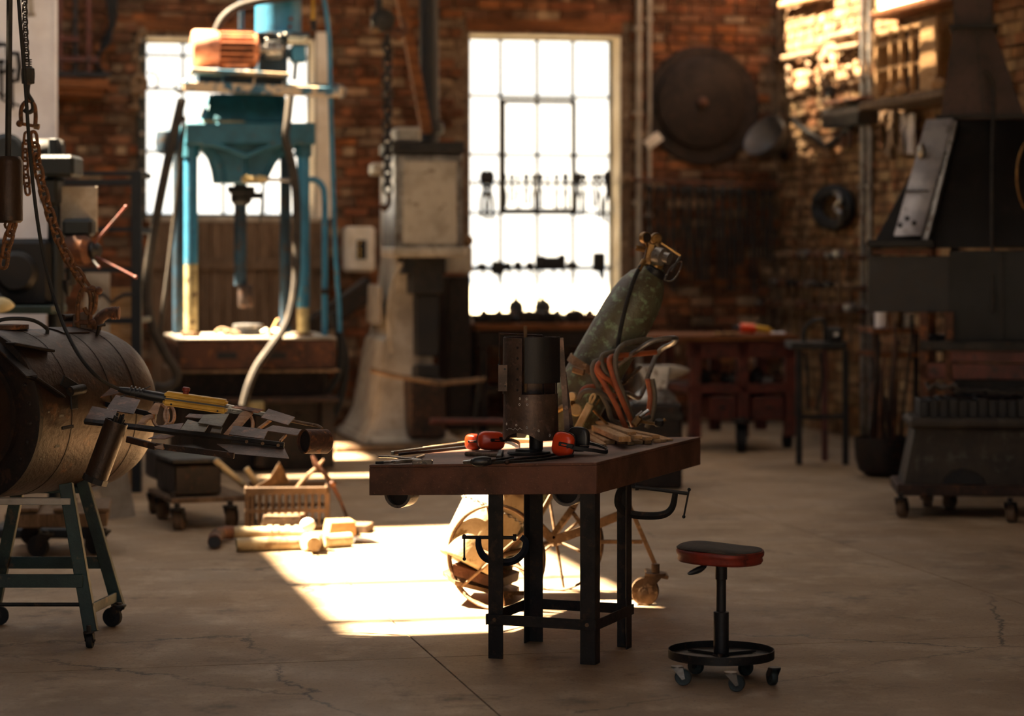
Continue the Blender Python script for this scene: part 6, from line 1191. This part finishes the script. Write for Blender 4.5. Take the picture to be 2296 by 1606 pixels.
pb.part('plaster', MB().box((XR - .22, -p1.x - .6, 3.83), (XR - .0, -p0.x, 4.9)), M['plaster'], bev=.01)
pb.part('rail', MB().box((XR - .3, -p1.x - .6, 3.76), (XR - .0, -p0.x, 3.825)), M['timber'], bev=.005)
# ======================= forge hood =========================================================
M['hood'] = mat('dark_sheet_hood', '141313', '0f0e0e', '1e1a18', rough=.55, metal=.3, scale=3, s3=5, bump=.1)
M['hood_brown'] = mat('brown_chimney', '3a2721', '2c1f1b', '211a17', rough=.6, metal=.2, scale=3, bump=.1)
M['hood_grey'] = mat('grey_green_panel', '101315', '0c0e0f', rough=.6, metal=.2, scale=3, bump=.1)
fo = V((P(2150, 570, 17.0).x, 17.0, 0)); fh = T('forge_hood', 'large dark sheet metal forge hood with a chimney over a red forge bed', 'forge', fo, radians(-12)); Q = lambda x, y, d=0.: fh.q(x, y, d)
zA, zB = Q(2100, 265).z, Q(2100, 556).z
fh.part('hood', loft(fh, [(zB, Q(1958, 556).x, Q(2520, 556).x, -.2, 1.3), (zA, Q(2105, 265, .3).x, Q(2330, 265, .3).x, .3, .9)]), M['hood'], bev=.006)
fh.part('hood_edge', MB().bar(Q(2075, 540, -.22), Q(2140, 275, .26), .05, .04), M['steel'])
fh.part('chimney', loft(fh, [(zA, Q(2108, 265, .32).x, Q(2300, 265, .32).x, .32, .88), (Q(2137, 60, .35).z, Q(2137, 60, .35).x, Q(2226, 60, .35).x, .38, .8), (4.9, Q(2137, 60, .35).x, Q(2222, 60, .35).x, .38, .8)]), M['hood_brown'], bev=.004)
for y in (60, 262): fh.part('flange', MB().box((Q(2128 if y < 100 else 2098, y, .3).x, .28, Q(2100, y + 4, .3).z), (Q(2236 if y < 100 else 2340, y, .3).x, .92, Q(2100, y - 4, .3).z)), M['hood'], bev=.003)
fh.part('chimney_seam', MB().bar(Q(2190, 70, .3), Q(2205, 255, .28), .04, .012), M['iron_dark'])
pts = [Q(2076, 272, .24), Q(2138, 268, .24), Q(2066, 528, -.24), Q(2004, 530, -.24)]
M['panel_grey'] = mat('light_grey_panel', '8f8d90', '77757a', '5a5450', rough=.4, metal=.3, scale=5, s3=8, bump=.05)
fh.part('inspection_panel', MB().prism(pts, (0, .02, .012)), M['panel_grey'], bev=.003)
for x, y, d in ((2018, 505, -.22), (2050, 500, -.22), (2034, 490, -.2)): fh.part('panel_bolt', MB().ell(Q(x, y, d - .02), .018, 8, 6), M['black'])
fh.part('panel_handle', MB().ell(Q(2066, 340, .08), (.03, .025, .06), 10, 8), M['chrome']); fh.part('panel_strap', MB().bar(Q(2025, 428, -.06), Q(2082, 428, -.06), .02, .012), M['black'])
fh.part('front_lip', fh.qb(MB(), 1944, 537, 2096, 556, -.3, -.2), M['hood_grey'], bev=.012); fh.part('inner_lip', fh.qb(MB(), 1955, 558, 2092, 572, -.26, -.2), M['rust'], bev=.004)
fh.part('side_skirt', fh.qb(MB(), 1946, 574, 2130, 700, -.2, -.15), M['black'], bev=.003); fh.part('skirt_return', MB().box((Q(1946, 600, -.2).x, -.15, Q(1946, 700, -.2).z), (Q(1946, 600, -.2).x + .02, 1.2, zB)), M['black']); fh.part('front_skirt', fh.qb(MB(), 2128, 562, 2520, 765, -.24, -.2), M['hood_grey'], bev=.004)
for x in (2240, 2400): fh.part('skirt_rib', fh.qb(MB(), x, 562, x + 10, 765, -.26, -.242), M['hood'], bev=.002)
fh.part('hook_rod', MB().tube(cr([Q(2205, 160, .2), Q(2222, 175, .2), Q(2228, 220, .2), Q(2224, 420, -.1), Q(2226, 700, -.28)], 4), .012, 8), M['iron_dark'])
fh.part('forge_bed', fh.qb(MB(), 2062, 768, 2520, 786, -.35, 1.2), M['iron_dark'], bev=.006); fh.part('bed_rail', fh.qb(MB(), 2130, 788, 2520, 812, -.32, -.27), M['red_paint'], bev=.004); fh.part('bed_rail', fh.qb(MB(), 2062, 818, 2520, 850, -.3, -.25), M['red_paint'], bev=.004); fh.part('ash_box', fh.qb(MB(), 2130, 852, 2520, 980, -.1, 1.0), M['black'], bev=.01)
for x in (2062, 2118, 2440): fh.part('leg', MB().box((Q(x, 800, -.3).x, -.3, 0), (Q(x, 800, -.3).x + .06, -.22, Q(x, 700, -.3).z)), M['rust'], bev=.004); fh.part('leg', MB().box((Q(x, 800, -.3).x, 1.1, 0), (Q(x, 800, -.3).x + .06, 1.18, zB)), M['rust'], bev=.004)
random.seed(31)
for i in range(14): fh.part('coal', MB().ell(Q(2080 + i * 16, 764, -.2 + random.uniform(0, .3)), (.05, .05, random.uniform(.03, .06)), 7, 5), M['black'])
u = T('brass_hoop', 'thin brass hoop hanging at the forge hood', 'hoop', P(2300, 395, 16.4), 0, solo=True); u.solo(MB().tube([u.q(2312 + 32 * cos(a), 395 + 80 * sin(a)) for a in [2 * pi * k / 40 for k in range(40)]], .008, 8, True), M['brass'])
u = T('iron_pot', 'brown iron pot on the forge bed edge', 'pot', P(2300, 766, 16.75), 0); u.part('bowl', MB().lathe([(.02, 0), (.035, .03), (.04, .1), (.05, .14), (.058, .15), (.03, .15)], n=18), M['rust']); u.part('lid', MB().lathe([(.055, .152), (.05, .17), (.015, .185)], n=18), M['rust'])
# ======================= quench trough on casters ===========================================
qo = G(2024, 1158); qc = T('quench_trough', 'grey-brown trough on casters loaded with black blocks', 'trough', qo, radians(-5)); Q = lambda x, y, d=0.: qc.q(x, y, d)
M['trough'] = mat('mottled_trough', '352e26', '28231f', '45443e', rough=.7, scale=5, s3=7, bump=.2)
pts = [(2026, 1088), (2052, 962), (2300, 966), (2296, 1098), (2212, 1096), (2204, 1072), (2182, 1056), (2158, 1052), (2134, 1058), (2118, 1074), (2112, 1092)]
fr_ = qc.part('front_plate', qc.qp(MB(), pts, 0, .03), M['trough'], bev=.004); z0, z1 = Q(2026, 1088).z, Q(2052, 962).z
qc.part('side_plate', MB().prism([Q(2026, 1088, .03), Q(2052, 962, .03), Q(2052, 962, .03) + V((0, .5, 0)), Q(2026, 1088, .03) + V((0, .5, 0))], (.02, 0, 0)), M['trough'], bev=.004); qc.part('inner_box', qc.qb(MB(), 2060, 970, 2310, 1086, .04, .5), M['black']); qc.part('rim', qc.qb(MB(), 2040, 940, 2330, 962, -.04, .6), M['trough'], bev=.02)
qc.part('base_frame', qc.qb(MB(), 2012, 1090, 2330, 1112, -.06, .6), M['rust_dark'], bev=.006)
for (x, y, an) in ((2024, 1160, 1.2), (2269, 1172, 1.2), (2080, 1136, 1.4), (2130, 1142, 1.0)): caster(qc, qc.loc(G(x, y)), an, .058, M['wood_grey'], M['iron_dark'], .055, .16)
zt3 = Q(2100, 939).z
for i in range(11):
    a, b = Q(2062 + i * 22, 940, .05), Q(2082 + i * 22, 898 + random.uniform(-3, 3), .05); t = T('black_block', 'black iron block in the row on the quench trough', 'block', qc.o + V((0, 0, zt3 + .002)), qc.rot, 'black blocks on the trough', solo=True); t.solo(MB().box((a.x, .05, 0), (b.x, .45, b.z - a.z)), M['black'], .006)
zt4 = zt3 + .135
for i, (x0, x1, h, lab) in enumerate(((2082, 2150, .07, 'folded grey sacking on top of the black blocks'), (2140, 2230, .04, 'bent dark plate on top of the black blocks'), (2215, 2310, .03, 'thin dark plate at the end of the black blocks'))):
    a, b = Q(x0, 890, .1), Q(x1, 890, .1); t = T(('sacking', 'bent_plate', 'thin_plate')[i], lab, ('sack', 'plate', 'plate')[i], qc.o + V((0, 0, zt4)), qc.rot, solo=True)
    g = [[(a.x + (b.x - a.x) * k / 5, .1 + j * .1, .01 + h * (.4 + .6 * sin(k * 1.3 + j * .6) ** 2)) for k in range(6)] for j in range(4)]; t.solo(MB().sheet(g, .015), M['dark_fabric' if i == 0 else 'iron_dark'], ang=70)
# ======================= tub of rods, stands, red bench, anvil ==============================
to = G(1980, 1068); t = T('scrap_tub', 'dark round-bottomed iron tub full of scrap rods', 'tub', to, 0); t.part('tub', MB().lathe([(.0, 0), (.12, .0), (.19, .05), (.215, .14), (.22, .3), (.21, .3), (.2, .14), (.1, .03), (0, .03)], n=28), M['tank_dark'])
random.seed(17)
for i in range(16):
    a = random.uniform(0, 6.28); r = random.uniform(0, .15); b = V((r * cos(a), r * sin(a), .03)); tp = b * 1.2 + V((random.uniform(-.08, .12), random.uniform(-.05, .05), random.uniform(.55, 1.15))); t.part('rod', MB().cyl(b, tp, random.uniform(.008, .018), 7), M[random.choice(['iron_dark', 'rust', 'tank_dark', 'rust_dark'])])
vo = G(1870, 1040); t = T('vise_stand', 'dark iron leg vise stand with a bent bar on top', 'stand', vo, 0); Q = lambda x, y, d=0.: t.q(x, y, d)
t.part('top', t.qb(MB(), 1775, 768, 1900, 784, -.15, .35), M['iron_dark'], bev=.006)
for x in (1886, 1852, 1782): t.part('leg', MB().box((Q(x, 800).x, -.1 if x != 1852 else .25, 0), (Q(x, 800).x + .05, -.05 if x != 1852 else .3, Q(x, 784).z)), M['iron_dark' if x != 1852 else 'red_paint'], bev=.004)
t.part('brace', t.qb(MB(), 1788, 930, 1890, 940, -.08, -.06), M['iron_dark']); t.part('bent_bar', MB().tube(cr([Q(1802, 766), Q(1806, 735), Q(1825, 720), Q(1848, 722), Q(1852, 766)], 4), .018, 8), M['iron_dark']); t.part('vise_jaw', t.qb(MB(), 1860, 735, 1890, 768, -.1, .1), M['iron_dark'], bev=.015); t.part('vise_screw', MB().cyl(Q(1875, 750, -.25), Q(1875, 750, .05), .018, 10), M['steel'])
for (x0, x1) in ((1805, 1812), (1838, 1830)): t.part('hanging_strap', MB().tube(cr([Q(x0, 790, -.1), Q(x0 + 6, 850, -.1), Q(x1, 920, -.1)], 4), .012, 6), M['rubber'])
t = T('side_table', 'small dark wooden table beside the forge', 'table', G(2010, 1046), radians(6)); t.part('top', t.qb(MB(), 1960, 738, 2062, 748, -.0, .6), M['timber'], bev=.005); t.part('shelf', t.qb(MB(), 1965, 792, 2060, 802, .0, .6), M['timber'], bev=.004)
for x in (1962, 2050): 
    for d_ in (.02, .52): p = t.q(x, 748, d_); t.part('leg', MB().box((p.x, d_, 0), (p.x + .04, d_ + .05, t.q(x, 748, 0).z)), M['tank_dark'], bev=.003)
zt5 = t.q(2000, 738).z
for i, (x, h, m_, lab) in enumerate(((1975, .12, 'whiteboard', 'grey tin on the small table by the forge'), (2010, .16, 'rust_tan', 'tan box on the small table by the forge'), (2036, .1, 'steel', 'bright metal can on the small table by the forge'))):
    p = t.q(x, 738, .15); u = T(('grey_tin', 'tan_box', 'metal_can')[i], lab, ('tin', 'box', 'can')[i], t.o + t.ex * p.x + t.ey * .15 + V((0, 0, zt5 + .002)), 0); u.part('body', MB().lathe([(.045, 0), (.05, .005), (.05, h), (.045, h + .005)], n=(20, 4, 20)[i]), M[m_], bev=0); u.part('lid', MB().lathe([(.053, h), (.053, h + .012), (.02, h + .016)], n=(20, 4, 20)[i]), M[m_])
ro = G(1668, 1012); rb = T('red_bench', 'dark red wheeled workbench with a lower shelf and drawers', 'workbench', ro, TH); Q = lambda x, y, d=0.: rb.q(x, y, d)
a, b = Q(1545, 742, -.05), Q(1790, 760, -.05); zt6 = Q(1660, 752, -.05).z
rb.part('top', MB().box((Q(1470, 752, -.05).x, -.05, zt6 - .05), (b.x, .9, zt6)), M['timber'], bev=.006); rb.part('apron', MB().box((a.x, .0, zt6 - .2), (b.x - .03, .03, zt6 - .051)), M['red_paint'], bev=.004)
for x in (1548, 1655, 1762): 
    for d_ in (.0, .8): p = Q(x, 900, 0); rb.part('leg', MB().box((p.x, d_, .12), (p.x + .1, d_ + .08, zt6 - .05)), M['red_paint'], bev=.006)
for y0, y1 in ((862, 882),): rb.part('shelf', MB().box((a.x, .0, Q(1660, y1).z), (b.x - .05, .85, Q(1660, y0).z)), M['red_paint'], bev=.004)
for x0, x1 in ((1592, 1650), (1690, 1758)): dr = rb.part('drawer', rb.qb(MB(), x0, 890, x1, 942, -.01, .6), M['red_paint'], bev=.006); rb.part('drawer_pull', MB().cyl(Q((x0 + x1) / 2 - 6, 914, -.03), Q((x0 + x1) / 2 + 6, 914, -.03), .012, 8), M['black'], dr)
for (x, y) in ((1662, 1014), (1552, 1000), (1765, 1004)): caster(rb, rb.loc(G(x, y)), 1.3, .125 if x == 1662 else .06, M['rubber'], M['iron_dark'], .08, .3 if x == 1662 else .18)
random.seed(23)
zs_ = Q(1660, 862).z
for i in range(8):
    p = Q(1575 + i * 24, 860, .15 + .1 * (i % 3)); u = T('shelf_scrap', 'dark ' + ('iron plate', 'round flange', 'short pipe', 'gear', 'bent strap', 'grinding wheel', 'square block', 'bolt pile')[i] + ' on the red bench shelf', 'scrap', rb.o + rb.ex * p.x + rb.ey * p.y + V((0, 0, zs_ + .002)), random.uniform(0, 3), 'scrap on the red bench shelf'); h = random.uniform(.04, .1); u.part('body', MB().lathe([(.06, 0), (.075, .01), (.075, h), (.05, h + .01)], n=random.choice([4, 6, 14])), M[random.choice(['iron_dark', 'rust', 'steel'])]); u.part('cap', MB().lathe([(.04, h + .01), (.03, h + .04)], n=10), M['rust_dark'])
p = Q(1690, 745, .1); u = T('hand_drill', 'red and yellow hand drill lying on the red bench', 'drill', rb.o + rb.ex * p.x + rb.ey * .1 + V((0, 0, zt6 + .002)), TH); u.part('body', MB().lathe([(.03, 0), (.045, .02), (.045, .13), (.025, .15)], (-.13, 0, .06), (1, 0, -.1), 18), M['orange']); u.part('grip', MB().tube(cr([V((.0, 0, .05)), V((.06, 0, .05)), V((.13, 0, .035)), V((.18, .02, .02))], 4), [.03] * 4 + [.028] * 5 + [.018] * 4, 10), M['yellow']); u.part('chuck', MB().cyl((-.13, 0, .06), (-.18, 0, .06), .018, 12), M['black'])
for i, (x, d_) in enumerate(((1610, .0), (1636, .05), (1740, .1))):
    p = Q(x, 745, d_); u = T('brass_swarf', ('small heap of brass swarf on the red bench', 'brass clippings beside the swarf heap', 'pale rag on the red bench')[i], ('swarf', 'clippings', 'rag')[i], rb.o + rb.ex * p.x + rb.ey * d_ + V((0, 0, zt6 + .001)), TH); 
    for k in range(5): u.part('piece', MB().ell((random.uniform(-.06, .06), random.uniform(-.04, .04), .012), (.03, .02, .012), 7, 5), M['brass' if i < 2 else 'whiteboard'])
an = T('anvil', 'grey anvil with a pointed horn behind the gas trolley', 'anvil', G(1485, 1098), 0); Q = lambda x, y, d=0.: an.q(x, y, d); zf = Q(1480, 822).z; zg = Q(1480, 905).z
stp = T('anvil_stump', 'dark square anvil stump on the floor behind the gas trolley', 'stump', G(1485, 1098), 0); stp.part('block', MB().box((Q(1412, 1000).x, 0, 0), (Q(1530, 1000).x, .4, zg - .002)), M['tank_dark'], bev=.02)
for z in (.15, zg - .12): stp.part('strap', MB().box((Q(1412, 1000).x - .006, -.006, z), (Q(1530, 1000).x + .006, .406, z + .05)), M['iron_dark'], bev=.003)
an.part('body', loft(an, [(zg, Q(1425, 900).x, Q(1520, 900).x, .05, .35), (zg + .05, Q(1430, 900).x, Q(1515, 900).x, .08, .32), (zg + .1, Q(1450, 900).x, Q(1498, 900).x, .12, .28), (zf - .1, Q(1445, 900).x, Q(1502, 900).x, .12, .28), (zf, Q(1430, 900).x, Q(1505, 900).x, .12, .28)]), M['steel'], bev=.006); hz = zf - .06
an.part('horn', MB().lathe([(.065, 0), (.058, .06), (.035, .14), (.006, .2)], (Q(1490, 900).x, .2, hz), (1, 0, .12), 18), M['grey_paint'])
